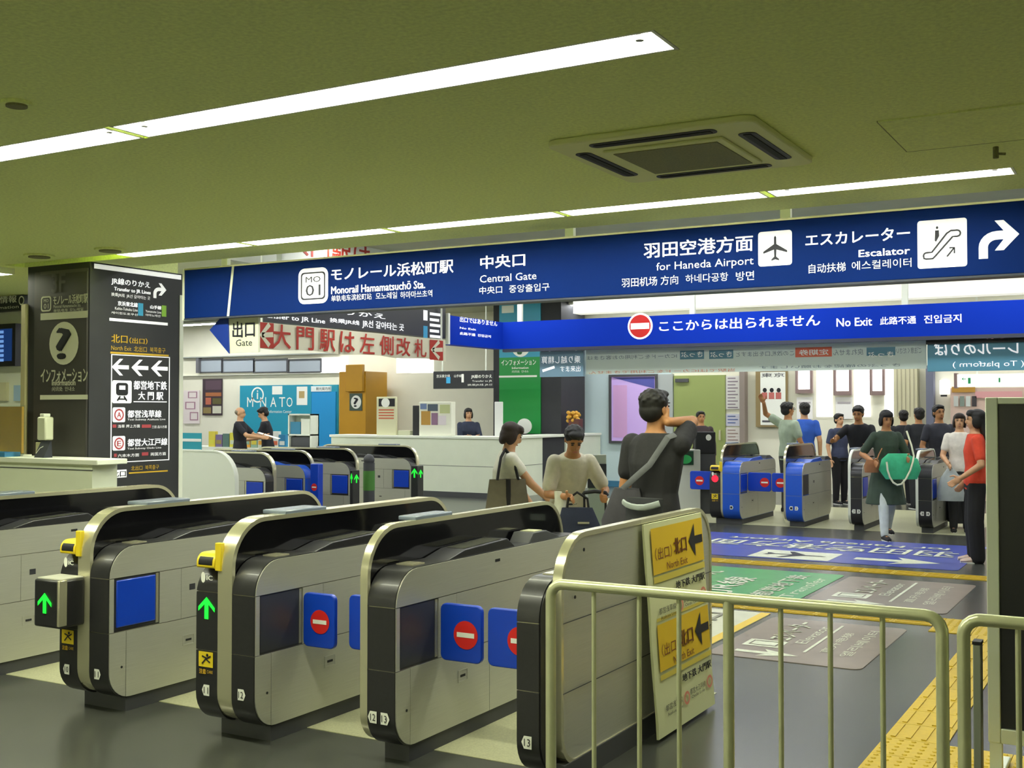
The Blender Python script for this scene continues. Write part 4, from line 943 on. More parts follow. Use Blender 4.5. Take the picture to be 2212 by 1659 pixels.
# amber cupboard column with question mark sign
t = thing('amber_column', 'amber yellow column with a taller front slab and question sign', 'column', (-17, 21.8, 0))
def fq(px, py): p = AY(px, py, 21.4); return p.x, p.z
AMB = mat('amber_column', '#c8941f', .45, noise=.08, nscale=1.2)
a = fq(733, 808)[0]; b_ = fq(790, 802)
yd = AX(836, 850, b_[0]).y
m = MB(); m.box(a, b_[0], 21.4, min(yd, 22.48), 0, b_[1]); m.build('column', AMB, t, world=True)
m = MB(); m.box(fq(752, 800)[0], fq(788, 790)[0], 21.3, 21.4, fq(760, 846)[1], fq(760, 788)[1]); m.build('front_slab', AMB, t, world=True, bevel=.01)
m = MB(); m.box(fq(756, 800)[0], fq(783, 790)[0], 21.385, 21.4, fq(760, 887)[1], fq(760, 850)[1]); m.build('sign_plate', mat('dull_green_plate', '#47584c'), t, world=True)
PQ = front(21.385); m = MB(); Pp(m, PQ, fq, disc(), 759, 854, 781, 883); m.build('white_disc', PRINT, t, world=True)
m = MB(); T(m, PQ, fq, '?', 765, 859, 775, 879, e=.006); m.build('question_mark', DARKPR, t, world=True)
# things on the counter
def on_counter(nm, lab, cat, x0, y0, x1, y1, y, col, d=.05, rough=.5, inner=None):
    a, c = AY(x0, y1, y), AY(x1, y0, y)
    t = thing(nm, lab, cat, ((a.x + c.x) / 2, y, KZ))
    m = MB(); m.box(a.x, c.x, y, y + d, KZ, c.z); m.build('body', mat('body_' + col[1:], col, rough), t, world=True, bevel=.01); return t
def fk(px, py): p = AY(px, py, 18.3); return p.x, p.z
PK = front(18.3)
t = on_counter('notice_stand', 'cream notice stand with red lines and a round emblem', 'notice', 813, 857, 856, 935, 18.3, '#d8d6b0')
m = MB(); Rr(m, PK, fk, 818, 861, 853, 878); m.build('dark_header', DARKPR, t, world=True)
m = MB(); Pp(m, PK, fk, disc(), 824, 860, 842, 880, e=.005); T(m, PK, fk, 'i', 832, 864, 835, 876, e=.004); m.build('round_emblem', PRINT, t, world=True)
m = MB()
for k in range(4): Rr(m, PK, fk, 818, 884 + 6 * k, 851, 887 + 6 * k)
m.build('red_line', ink('#c9694a'), t, world=True)
t = on_counter('brochure_display', 'white display case with colourful sheets on the long counter', 'display', 905, 868, 975, 938, 18.3, '#e4e4d2', .15)
for i, (x0, y0, x1, y1, c_) in enumerate(((908, 872, 922, 884, '#6c7fa6'), (924, 873, 946, 888, '#4b5664'), (910, 888, 930, 918, '#b58a3c'), (932, 892, 946, 918, '#8c6a86'), (947, 898, 964, 918, '#d9d0d4'), (950, 874, 972, 893, '#b9c08a'))):
    m = MB(); Rr(m, PK, fk, x0, y0, x1, y1, .004); m.build('sheet', ink(c_, 'brochure'), t, world=True)
t = on_counter('speaker_box', 'narrow black upright box beside the brochure display', 'box', 891, 876, 904, 938, 18.3, '#1d1e20', .12)
t = on_counter('paper_tray', 'flat pale paper tray on the long counter', 'tray', 852, 930, 886, 938, 18.35, '#c6c8a8', .25)
t = on_counter('card_stand', 'small white card stand at the counter corner by green panel', 'card', 1068, 868, 1086, 886, 18.6, '#dfe0dc', .02)
t = on_counter('flower_pot', 'reddish flower arrangement in a pot on counter end', 'plant', 1228, 905, 1250, 932, 20.9, '#5c2f22', .2)
m = MB()
for k in range(26):
    q = AY(1226 + random.random() * 28, 890 + random.random() * 22, 20.9 + random.random() * .2); m.ell(q, (.05, .05, .04), 6, 4)
m.build('blossom', ink('#d8a53a', 'blossom'), t, world=True)['kind'] = 'stuff'

# ================================================================== BACK WALL features
WY = 22.5
def fw(px, py): p = AY(px, py, WY); return p.x, p.z
def wall_box(nm, lab, cat, x0, y0, x1, y1, col, d=.04, floor=False, part='board', rough=.5, emit=0., back=0.):
    a, c = fw(x0, y1), fw(x1, y0)
    z_ = 0 if floor else a[1]
    if cat is not None and not back: back = .02
    M_ = mat('%s_%s' % (nm, col[1:]), col, rough, emit=emit)
    m = MB(); m.box(a[0], c[0], WY - d, WY - back, z_, c[1])
    if cat is None:
        return struct(nm, m, M_)
    t = thing(nm, lab, cat, ((a[0] + c[0]) / 2, WY, z_)); m.build(part, M_, t, world=True); return t
PW = lambda d: front(WY - d)
# left: clerestory, info desk wall
wall_box('trim_1', '', None, 395, 764, 735, 772, '#9da29a', .10)
for i, (x0, x1) in enumerate(((434, 481), (484, 549), (553, 621), (627, 694))):
    w = wall_box('window_%d' % (i + 1), '', None, x0, 776, x1, 804, '#a9b3bb', .03, rough=.12)
    a, c = fw(x0 - 3, 806), fw(x1 + 3, 774)
    f = MB(); o1 = [(a[0], a[1]), (c[0], a[1]), (c[0], c[1]), (a[0], c[1])]; i1 = [(a[0] + .03, a[1] + .03), (c[0] - .03, a[1] + .03), (c[0] - .03, c[1] - .03), (a[0] + .03, c[1] - .03)]
    f.ring(o1, i1, WY - .06, WY - .03, 'y'); fo = f.build('window_frame', GREYP, w)
for i, (x0, x1) in enumerate(((695, 752), (858, 888), (890, 937))):
    w = wall_box('window_%d' % (i + 6), '', None, x0, 772, x1, 806, '#fbfcff', .03, emit=1.3)
wall_box('trim_2', '', None, 392, 806, 735, 812, '#eef0e4', .08)
wall_box('trim_3', '', None, 430, 774, 436, 806, '#6c6c70', .12)
t = wall_box('info_panel', 'turquoise tourist information wall panel with white MINATO lettering', 'panel', 522, 831, 677, 1000, '#1f96b2', .08)
d_ = PW(.08); m = MB()
def fw2(px, py): p = AY(px, py, WY - .08); return p.x, p.z
for ch, x in (('M', 534), ('N', 562), ('A', 584), ('T', 603), ('O', 619)): T(m, d_, fw2, ch, x, 858, x + 13, 879, bold=False)
annulus(m, d_, *box_uv(fw2, 543, 836, 570, 870), .1); T(m, d_, fw2, 'i', 555, 843, 558, 862)
T(m, d_, fw2, 'Information Center', 580, 886, 630, 892, bold=False); Rr(m, d_, fw2, 588, 834, 610, 852); Rr(m, d_, fw2, 641, 835, 664, 875)
m.build('white_lettering', PRINT, t, world=True)
m = MB(); Rr(m, d_, fw2, 646, 845, 658, 860, .005); m.build('notice_print', ink('#b9a26a'), t, world=True)
t = wall_box('door_1', '', None, 678, 846, 730, 1000, '#1a92d2', .10)
t = wall_box('door_sign', 'small white nameplate above the sky blue door', 'sign', 678, 834, 719, 846, '#e6f2f0', .11, back=.05)
m = MB(); T(m, PW(.11), lambda x, y: (AY(x, y, WY - .11).x, AY(x, y, WY - .11).z), '観光案内所', 683, 836, 714, 843, bold=False); m.build('lettering', DARKPR, t, world=True)
t = wall_box('door_surround', 'teal wall slab around the sky blue door', 'panel', 677, 831, 733, 1000, '#1c8fa6', .05)
t = wall_box('poster', 'tall dark photo poster on the far cream wall', 'poster', 439, 818, 482, 897, '#3f3138', .03)
for (x0, y0, x1, y1, c_) in ((446, 822, 480, 842, '#57434e'), (446, 848, 480, 856, '#a5673d'), (446, 859, 458, 874, '#b5654c'), (461, 860, 480, 873, '#5e5a30'), (441, 880, 458, 893, '#8a7a4a'), (461, 877, 480, 893, '#c9c9b4')):
    m = MB(); Rr(m, PW(.03), fw, x0, y0, x1, y1, .004); m.build('picture', ink(c_, 'photo'), t, world=True)
t = wall_box('poster', 'pale notice board with pink line drawings on far wall', 'poster', 398, 843, 433, 915, '#e6dcd8', .03)
m = MB()
for (x0, y0, x1, y1) in ((408, 846, 428, 860), (402, 868, 424, 884), (412, 890, 430, 908)): annulus(m, PW(.03), *box_uv(fw, x0, y0, x1, y1), .12, shape=[(0, 0), (1, 0), (1, 1), (0, 1)], e=.004)
m.build('drawing', ink('#a87f90'), t, world=True)
# leaflet desk of the information booth
DY = 17.4
def fd(px, py): p = AY(px, py, DY); return p.x, p.z
t = thing('leaflet_desk', 'turquoise and white booth desk carrying leaflet racks', 'desk', (-15.5, DY, 0))
xa, xb = fd(385, 960)[0], fd(678, 960)[0]; dz = fd(500, 966)[1]
m = MB(); m.box(xa, xb, DY, DY + .6, 0, dz); m.build('desk', WHITE, t, world=True)
m = MB(); m.box(xa, fd(436, 950)[0], DY - .02, DY, .5, fd(400, 935)[1]); m.build('turquoise_front', mat('turquoise', '#3aa2b0', .4), t, world=True)
for k in range(2):
    m = MB(); m.box(xa, fd(436, 950)[0], DY - .03, DY - .02, dz - .12 + .22 * k, dz - .06 + .22 * k); m.build('white_stripe', PRINT, t, world=True)
cols = ['#d9c94a', '#7a6a92', '#5c7a72', '#d8d24a', '#e2734f', '#e0a23c', '#8fb09a', '#c9d2c0', '#9a8a4a', '#e8ece4', '#2f86b4']
for k, c_ in enumerate(cols):
    x0 = 446 + 15.2 * k; a, c = fd(x0, 962), fd(x0 + 14, 932 + (k * 7) % 9)
    t = thing('leaflet_stack', ['yellow and white', 'violet', 'dull green', 'bright yellow', 'orange red', 'light orange', 'pale green', 'grey white', 'olive brown', 'plain white', 'deep blue'][k] + ' leaflet stack standing on the booth desk', 'leaflets', ((a[0] + c[0]) / 2, DY + .1, dz), 0, 'leaflets on the booth desk')
    m = MB(); m.box(a[0], c[0], DY + .06, DY + .14, dz, c[1]); m.build('stack', ink(c_, 'leaflet'), t, world=True)
    m = MB(); m.box(a[0] + .02, c[0] - .02, DY + .055, DY + .06, dz + .06, dz + .14); m.build('cover_print', ink(cols[(k * 5 + 3) % 11], 'leaflet'), t, world=True)
t = thing('leaflet_shelf', 'white open shelf with printed matter beside turquoise panel', 'shelf', (fd(650, 950)[0], 18.02, 0))
def fs_(px, py): p = AY(px, py, 18.02); return p.x, p.z
xa, xb = fs_(622, 930)[0], fs_(672, 930)[0]; zt = fs_(640, 894)[1]; zm = fs_(640, 941)[1]
m = MB(); m.box(xa, xb, 18.24, 18.27, 0, zt); m.build('back', PALE, t, world=True)
for z in (zt - .03, zm, .3): m = MB(); m.box(xa, xb, 18.02, 18.24, z, z + .03); m.build('shelf_board', WHITE, t, world=True)
for x in (xa, xb - .03): m = MB(); m.box(x, x + .03, 18.02, 18.27, 0, zt); m.build('side_board', WHITE, t, world=True)
m = MB(); m.box(xa + .04, xa + .3, 18.05, 18.2, zm + .03, zm + .28); m.build('blue_folder', ink('#3f86a8', 'folder'), t, world=True)
m = MB(); m.box(xa + .32, xb - .06, 18.05, 18.2, zm + .03, zm + .34); m.build('white_machine', WHITE, t, world=True)
m = MB(); m.box(xa + .04, xb - .04, 18.07, 18.22, .35, zm - .03); m.build('dark_drawer', GREYP, t, world=True)

# right of the green pillar
wall_box('trim_4', '', None, 1228, 745, 1452, 1052, '#c9dcdf', .06)
wall_box('baseboard_back', '', None, 1228, 1042, 1445, 1055, '#3f7ea2', .09, floor=False)
w = wall_box('window_9', '', None, 1323, 812, 1420, 953, '#bb9fd8', .08, emit=.25, rough=.2)
a, c = fw(1320, 957), fw(1424, 808)
f = MB(); f.ring([(a[0], a[1]), (c[0], a[1]), (c[0], c[1]), (a[0], c[1])], [(a[0] + .05, a[1] + .05), (c[0] - .05, a[1] + .05), (c[0] - .05, c[1] - .05), (a[0] + .05, c[1] - .05)], WY - .12, WY - .06, 'y'); f.build('window_frame', GREYP, w)
m = MB(); PWn = PW(.08)
poly(m, PWn, [(0, 1), (1, .45), (1, 1)], *box_uv(fw, 1326, 815, 1417, 860), e=.006); m.build('blue_blind', ink('#5558a8', 'blind'), w)
m = MB(); Rr(m, PWn, fw, 1328, 832, 1358, 945, .004); m.build('pink_curtain', ink('#d9a9dc', 'curtain'), w)
wall_box('door_frame_1', '', None, 1424, 808, 1456, 1060, '#aab0ae', .08)
w = wall_box('door_2', '', None, 1458, 810, 1568, 1056, '#93a05c', .05)
m = MB(); q0, q1 = fw(1462, 826), fw(1490, 818); m.box(q0[0], q1[0], WY - .1, WY - .05, q0[1], q1[1]); m.build('door_closer', GREYP, w)
m = MB(); q0 = fw(1556, 940); m.box(q0[0], q0[0] + .04, WY - .1, WY - .05, q0[1] - .1, q0[1] + .1); m.build('door_handle', CHROME, w)
for k, (y0, y1) in enumerate(((812, 884), (894, 920), (924, 985))):
    t = wall_box('notice', ['upper printed notice beside the olive door', 'narrow middle notice beside the olive door', 'lower printed notice beside the olive door'][k], 'notice', 1569, y0, 1603, y1, ['#dcdad6', '#c9c9d8', '#d9d4ce'][k], .03)
    m = MB()
    for j in range(int((y1 - y0) / 7)): Rr(m, PW(.03), fw, 1573, y0 + 4 + 7 * j, 1590 + (j * 5) % 10, y0 + 6.5 + 7 * j, .004)
    m.build('print_line', ink(['#8c7f8a', '#59689c', '#a08a84'][k]), t, world=True)
wall_box('trim_5', '', None, 1605, 800, 1615, 1060, '#8d8078', .2)
t = wall_box('poster_case', 'framed group photo poster on the cream wall', 'poster', 1636, 800, 1703, 922, '#8f7c52', .1)
m = MB(); Rr(m, PW(.1), fw, 1646, 804, 1700, 918, .004); m.build('paper', PRINT, t, world=True)
m = MB()
for k in range(3):
    x = 1651 + 15 * k; Pp(m, PW(.1), fw, disc(10), x, 838, x + 9, 848, .008)
m.build('dark_heads', DARKPR, t, world=True)
m = MB()
for k in range(3):
    x = 1649 + 15 * k; Rr(m, PW(.1), fw, x, 848, x + 12, 862, .008)
m.build('red_shirts', ink('#c06a62'), t, world=True)
m = MB(); T(m, PW(.1), fw, '東京', 1648, 806, 1698, 815, e=.008, bold=False); Rr(m, PW(.1), fw, 1650, 908, 1694, 912, .008); m.build('lettering', ink('#4a4a52'), t, world=True)
for k, (x0, x1, y1) in enumerate(((1726, 1752, 842), (1808, 1836, 846), (1886, 1908, 846))):
    w = wall_box('window_%d' % (k + 10), '', None, x0, 795, x1, y1, '#fdfdff', .03, emit=1.6)
    a, c = fw(x0 - 5, y1 + 8), fw(x1 + 5, 793)
    f = MB(); f.ring([(a[0], a[1]), (c[0], a[1]), (c[0], c[1]), (a[0], c[1])], [(a[0] + .045, a[1] + .08), (c[0] - .045, a[1] + .08), (c[0] - .045, c[1] - .03), (a[0] + .045, c[1] - .03)], WY - .1, WY - .03, 'y'); f.build('window_frame', mat('brown_frame', '#8a7470', .5), w)
for k, (x0, x1) in enumerate(((1765, 1798), (1846, 1880), (1912, 1936))):
    wall_box('window_%d' % (k + 13), '', None, x0, 795, x1, 900, '#fdfdff', .03, emit=1.5)
for k, (x0, x1) in enumerate(((1722, 1756), (1806, 1842))):
    t = wall_box('notice', 'white sheet under the ' + ['first', 'second'][k] + ' brown framed window', 'notice', x0, 858, x1, 905, '#f4f2ee', .03)
    m = MB(); Rr(m, PW(.03), fw, x0 + 4, 868, x1 - 4, 872, .004); m.build('print_line', ink('#b9b0b4'), t, world=True)
t = wall_box('wall_column', 'cream ribbed wall column between window wall and grey post', 'column', 1938, 790, 1986, 1060, '#cfcaa8', .25, floor=True)
for k in range(5):
    m = MB(); Rr(m, PW(.25), fw, 1943 + 9 * k, 795, 1945 + 9 * k, 900, .01); m.build('rib', ink('#a59f84', 'rib'), t, world=True)
wall_box('trim_6', '', None, 2006, 790, 2020, 1060, '#6d7083', .2, floor=False)
t = wall_box('wall_lamp', 'small white wall lamp beside the grey post', 'lamp', 2034, 822, 2052, 852, '#fbfbff', .2, emit=1.2)
m = MB(); Rr(m, PW(.2), fw, 2036, 853, 2050, 857, .01); m.build('lamp_foot', DARKPR, t, world=True)
t = thing('exit_lightbox', 'white lit exit guide box with tiny green figure', 'sign', (fw(2140, 820)[0], 20, 2.0))
def fx(px, py): p = AY(px, py, 20.0); return p.x, p.z
a, c = fx(2068, 836), fx(2260, 806); m = MB(); m.box(a[0], c[0], 20, 20.12, a[1], c[1]); m.build('case', mat('lightbox_white', '#fbfff8', .4, emit=1.0), t, world=True)
m = MB(); m.box(a[0] - .05, a[0], 19.98, 20.14, a[1] - .02, c[1] + .02); m.build('end_cap', mat('brown_frame', '#8a7470'), t, world=True)
hanger(t, [(a[0] + .3, 20.06), (c[0] - .3, 20.06)], c[1], HZ, .015, 'rod')
m = MB(); poly(m, front(20), ARROW_L, *box_uv(fx, 2077, 815, 2087, 822), e=.004); Rr(m, front(20), fx, 2091, 816, 2097, 829, .004); Rr(m, front(20), fx, 2157, 816, 2161, 826, .004); m.build('green_figure', ink('#1f9a58'), t, world=True)
t = wall_box('shop_front', 'amber and pink shop front far behind the dark board', 'shop', 2060, 837, 2260, 1000, '#d3b7a8', .3, floor=True, part='counter')
m = MB(); Rr(m, PW(.3), fw, 2062, 836, 2112, 848, .02); m.build('amber_fascia', ink('#b98a34'), t, world=True)
m = MB(); Rr(m, PW(.3), fw, 2112, 846, 2212, 860, .02); m.build('pink_fascia', ink('#dca0a0'), t, world=True)
for k in range(4):
    m = MB(); Rr(m, PW(.3), fw, 2066 + 13 * k, 856, 2076 + 13 * k, 878, .02); m.build('shelf_goods', ink(['#c6c9c2', '#7c8a80', '#cfd6d0', '#3f3a3c'][k], 'goods'), t, world=True)

# ================================================================== PEOPLE
def V3(*a): return Vector(a)
def loft(mb, secs, n=16):
    vs = []; fs = []
    for c, ax, ay in secs:
        c = Vector(c); vs += [tuple(c + ax * math.cos(2 * PI * k / n) + ay * math.sin(2 * PI * k / n)) for k in range(n)]
    for i in range(len(secs) - 1):
        for k in range(n): fs.append((i * n + k, i * n + (k + 1) % n, (i + 1) * n + (k + 1) % n, (i + 1) * n + k))
    fs += [tuple(range(n - 1, -1, -1)), tuple((len(secs) - 1) * n + k for k in range(n))]
    return mb.add(vs, fs)
def limb(mb, pts, rs, n=12):
    """tapered chain of rounded segments"""
    for i in range(len(pts) - 1):
        a, b = Vector(pts[i]), Vector(pts[i + 1]); ra, rb = rs[i], rs[i + 1]
        mb.tube([a.lerp(b, t) for t in (0, .33, .66, 1)], lambda t, ra=ra, rb=rb: ra + (rb - ra) * t, n)
        mb.ell(a, (ra, ra, ra), n, 7); mb.ell(b, (rb, rb, rb), n, 7)
def fuse(mb, name, m, parent, vox, smooth=4):
    o = mb.build(name, m, parent, smooth=False)
    r = o.modifiers.new('r', 'REMESH'); r.mode = 'VOXEL'; r.voxel_size = vox; r.use_smooth_shade = True
    s_ = o.modifiers.new('s', 'SMOOTH'); s_.factor = .5; s_.iterations = smooth
    dg = bpy.context.evaluated_depsgraph_get(); me = bpy.data.meshes.new_from_object(o.evaluated_get(dg))
    me.name = name; old = o.data; o.modifiers.clear(); o.data = me; bpy.data.meshes.remove(old)
    for p in me.polygons: p.use_smooth = True
    if not me.materials: me.materials.append(m)
    return o
def ik(a, c, l1, l2, pole):
    a, c = Vector(a), Vector(c); d = c - a; L = d.length
    if L > (l1 + l2) * .995: c = a + d.normalized() * (l1 + l2) * .995; d = c - a; L = d.length
    u = d.normalized(); x = (l1 * l1 - l2 * l2 + L * L) / (2 * L); hgt = math.sqrt(max(0, l1 * l1 - x * x))
    p = Vector(pole); p = (p - u * p.dot(u)).normalized()
    return a + u * x + p * hgt, c
def hand(mb, w, f, s, k=1., curl=.5, right=True):
    """palm, four fingers and a thumb; f along the hand, s towards the thumb side"""
    f = Vector(f).normalized(); s = Vector(s); s = (s - f * s.dot(f)).normalized(); n = f.cross(s) * (1 if right else -1)
    c = w + f * .03 * k
    R = Matrix((s, f, n)).transposed()
    mb.ell(c, (.024 * k, .034 * k, .012 * k), 12, 8, R)
    for i, (o, L) in enumerate(((.0185, .040), (.0065, .046), (-.0055, .043), (-.017, .034))):
        b = w + f * .052 * k + s * o * k; g = s * o * .25
        p1 = b + (f * math.cos(curl * .5) + n * math.sin(curl * .5) + g).normalized() * L * .5 * k
        p2 = p1 + (f * math.cos(curl * 1.3) + n * math.sin(curl * 1.3) + g).normalized() * L * .5 * k
        limb(mb, [b, p1, p2], [.0056 * k, .0052 * k, .0044 * k], 8)
    b = w + f * .016 * k + s * .018 * k; p1 = b + (f * .6 + s * .8 + n * .25).normalized() * .026 * k; p2 = p1 + (f * .9 + s * .3 + n * .3).normalized() * .022 * k
    limb(mb, [b, p1, p2], [.0075 * k, .0062 * k, .005 * k], 8)
def person(label, px, d, H, ang, top='#222222', bottom='#222222', lean=0., nod=0., turn=0., wr=None, wl=None, pr=(.4, -.6, -.3), pl_=(-.4, -.6, -.3), sleeve=.6, hair='short', hairm=None, skin=None, female=False, leg=1., skirt=None, hem=.47, stride=0., shoe='#1c1c1e', vox=.011, fr=None, fl_=None, sr=None, sl=None, curl=.5, legs='#cfd2c6', wide=1., glasses=False, loc=None, group=None, slack=1., offy=0.):
    p = AD(px, d) if loc is None else Vector(loc)
    t = thing('person', label, 'person', (p.x, p.y, 0), YAW - math.radians(ang), group)
    hairm = hairm or HAIR; skin = skin or SKIN
    tf = lambda v: v * H
    shw = .092 if female else .106; hip = .05
    ld = V3(0, math.sin(lean), math.cos(lean)); l2 = V3(0, math.sin(lean * 1.25), math.cos(lean * 1.25))
    p0 = V3(0, 0, .53); p1 = p0 + ld * .19; p2 = p1 + l2 * .118
    X_ = V3(1, 0, 0)
    hn = lean * .6 + nod
    Rh = Matrix.Rotation(-turn, 3, 'Z') @ Matrix.Rotation(-hn, 3, 'X')
    ln = lean * .9 + nod * .35
    p3 = p2 + V3(0, math.sin(ln), math.cos(ln)) * .083
    fwd = lambda u: V3(0, u.z, -u.y)
    sh = {}; el = {}; wri = {}
    sc = p1 + l2 * .074
    for k, q, w, pole in ((1, 'r', wr, pr), (-1, 'l', wl, pl_)):
        sh[q] = sc + X_ * k * shw
        tgt = Vector(w) if w else sh[q] + V3(k * .035, .03 + .1 * math.sin(lean), -.305)
        el[q], wri[q] = ik(sh[q], tgt, .168, .148, pole)
    # torso sections shared by skin and shirt
    def torso(g, low=.47, add=0.):
        F = [(p0 + V3(0, 0, low - .53), .082, .058, V3(0, 0, 1)), (p0, .094 if not female else .097, .066, V3(0, 0, 1)), (p0.lerp(p1, .47), .080 if not female else .072, .056, ld), (p1, .098 if not female else .086, .066, ld), (p1 + l2 * .068, shw + .002, .052, l2), (p1 + l2 * .092, shw * .80, .046, l2), (p1 + l2 * .112, .046, .040, l2)]
        return [(c, X_ * (rx * g + add), fwd(u) * (ry * g + add)) for c, rx, ry, u in F]
    # ---- body: one continuous surface
    b = MB(tf)
    T_ = torso(.93); T_ += [(p2 + l2 * .005, X_ * .034, fwd(l2) * .035), (p2.lerp(p3, .55), X_ * .030, fwd(l2) * .032)]; loft(b, T_)
    hd = lambda x, y, z: p3 + Rh @ V3(x, y, z)
    b.ell(hd(0, -.006, .014), (.044, .055, .050), 18, 12, Rh); b.ell(hd(0, .012, -.022), (.034, .038, .046), 16, 10, Rh); b.ell(hd(0, .052, -.012), (.008, .012, .014), 10, 7, Rh); b.ell(hd(0, .048, .004), (.0055, .008, .016), 8, 6, Rh)
    for k in (-1, 1): b.ell(hd(k * .044, -.008, -.006), (.006, .011, .017), 8, 6, Rh)
    for k, q, f0, s0 in ((1, 'r', fr, sr), (-1, 'l', fl_, sl)):
        limb(b, [sh[q], el[q], wri[q]], [.0275, .0235, .0165])
        ff = Vector(f0) if f0 else (wri[q] - el[q])
        ss_ = Vector(s0) if s0 else V3(-k * .35, 1, .25)
        hand(b, wri[q], ff, ss_, 1., curl, k == 1)
    feet = []
    for k in (1, -1):
        st = stride * k
        hp = V3(k * hip, 0, .50); an = V3(k * hip * (1.05 if wide == 1 else 1.3), st * .11, .045 + (max(0, -st) * .03)); kn = hp.lerp(an, .5) + V3(0, .012 + abs(st) * .02, 0)
        feet.append((hp, kn, an)); limb(b, [hp, kn, an], [.052, .036, .022])
        b.tube([an + V3(0, -.01, -.012), an + V3(0, .06, -.026)], .02, 10)
    fuse(b, 'body', skin, t, vox * .72)
    # ---- clothes
    s_ = MB(tf); loft(s_, torso(1.08, hem, .004))
    for q in ('r', 'l'):
        a, e, w = sh[q], el[q], wri[q]
        a = a + V3(-.003 if q == 'r' else .003, 0, -.003)
        if sleeve <= 1: limb(s_, [a, a.lerp(e, sleeve)], [.0365 * slack, .034 * slack])
        elif sleeve > 0: limb(s_, [a, e, e.lerp(w, sleeve - 1)], [.036, .030, .024])
    so = fuse(s_, 'shirt', cloth(top), t, vox)
    if skirt:
        zt_, zb_, r0, r1 = skirt
        m = MB(tf); loft(m, [(V3(0, 0, zt_), X_ * r0, V3(0, r0 * .75, 0)), (V3(0, 0, (zt_ + zb_) / 2), X_ * (r0 * .45 + r1 * .55), V3(0, (r0 + r1) * .4, 0)), (V3(0, 0, zb_), X_ * r1, V3(0, r1 * .85, 0))]); fuse(m, 'skirt', cloth(bottom), t, vox)
        m = MB(tf)
        for hp, kn, an in feet: limb(m, [hp.lerp(kn, .3), kn, an], [.05, .041, .029])
        fuse(m, 'leggings', cloth(legs), t, vox)
    else:
        m = MB(tf); loft(m, [(p0 + V3(0, 0, -.05), X_ * .095, V3(0, .07, 0)), (p0 + V3(0, 0, .0), X_ * .102, V3(0, .074, 0)), (p0 + ld * .055, X_ * .092, fwd(ld) * .068)])
        for hp, kn, an in feet:
            if leg >= 1: limb(m, [hp, kn, an + V3(0, 0, -.012 if wide > 1 else 0)], [.058, .045 * wide, .033 * wide * wide])
            else: limb(m, [hp, kn.lerp(hp, 1 - leg) if leg < .5 else kn.lerp(an, leg - .5)], [.06, .053])
        fuse(m, 'trousers', cloth(bottom), t, vox)
    for hp, kn, an in feet:
        m = MB(tf); x, y, z = an.x, an.y, an.z - .045
        loft(m, [(V3(x, y - .035, z + .024), V3(.016, 0, 0), V3(0, 0, .022)), (V3(x, y - .012, z + .028), V3(.023, 0, 0), V3(0, 0, .028)), (V3(x, y + .03, z + .024), V3(.025, 0, 0), V3(0, 0, .022)), (V3(x, y + .075, z + .017), V3(.026, 0, 0), V3(0, 0, .015)), (V3(x, y + .105, z + .013), V3(.016, 0, 0), V3(0, 0, .010))], 12)
        so_ = m.build('shoe', cloth(shoe), t)
        m = MB(tf); loft(m, [(V3(x, y + .035, z), V3(.026, 0, 0), V3(0, .072, 0)), (V3(x, y + .035, z + .008), V3(.027, 0, 0), V3(0, .074, 0))], 14); m.build('sole', PRINT, so_)
    # ---- hair and face
    m = MB(tf)
    if hair == 'bald': m.ell(hd(0, -.022, .008), (.046, .044, .034), 16, 10, Rh)
    else:
        m.ell(hd(0, -.014, .023), (.051, .057, .050), 18, 12, Rh); m.ell(hd(0, -.028, -.006), (.047, .040, .045), 16, 10, Rh); m.ell(hd(0, .022, .052), (.038, .030, .017), 12, 8, Rh)
        if hair == 'short':
            for i in range(34):
                a = i * 2.4; zz = .10 + .88 * i / 34; rr = math.sqrt(1 - zz * zz); m.ell(hd(.046 * rr * math.cos(a), -.016 + .052 * rr * math.sin(a), .022 + .047 * zz), (.010, .011, .0085), 8, 6, Rh)
        if hair in ('bob', 'long'):
            for k in (-1, 1): m.ell(hd(k * .043, -.006, -.014), (.013, .032, .044), 12, 8, Rh)
            m.ell(hd(0, -.036, -.026), (.048, .026, .042), 14, 9, Rh); m.ell(hd(0, .034, .040), (.040, .022, .018), 12, 8, Rh)
        if hair == 'long': loft(m, [(hd(0, -.03, .0), X_ * .047, V3(0, .03, 0)), (hd(0, -.045, -.06), X_ * .052, V3(0, .024, 0)), (p1 + l2 * .05 + V3(0, -.07, 0), X_ * .055, V3(0, .018, 0)), (p1 + V3(0, -.078, -.05), X_ * .035, V3(0, .01, 0))])
        if hair == 'bun': m.ell(hd(0, -.075, .02), (.024, .022, .024), 12, 8, Rh)
    fuse(m, 'hair', hairm, t, vox * .8, 3)
    m = MB(tf)
    for k in (-1, 1): m.ell(hd(k * .0175, .0475, .008), (.0075, .004, .0035), 10, 6, Rh); m.ell(hd(k * .0175, .048, .020), (.011, .004, .0022), 10, 6, Rh)
    m.build('eyes', DARKPR, t)
    m = MB(tf); m.ell(hd(0, .0475, -.038), (.0125, .005, .0035), 10, 6, Rh); m.build('lips', mat('lips', '#a5604e', .5), t)
    if glasses:
        m = MB(tf)
        for k in (-1, 1):
            m.tube([hd(k * .0185 + .013 * math.cos(a), .055, .007 + .010 * math.sin(a)) for a in [2 * PI * i / 12 for i in range(13)]], .0016, 6); m.tube([hd(k * .033, .054, .008), hd(k * .047, -.004, .004)], .0014, 6)
        m.tube([hd(-.006, .056, .008), hd(.006, .056, .008)], .0014, 6); m.build('glasses', DARKPR, t)
    return t, dict(sh=sh, el=el, wr=wri, H=H, p1=p1, p0=p0, p3=p3, loc=p, rz=YAW - math.radians(ang))
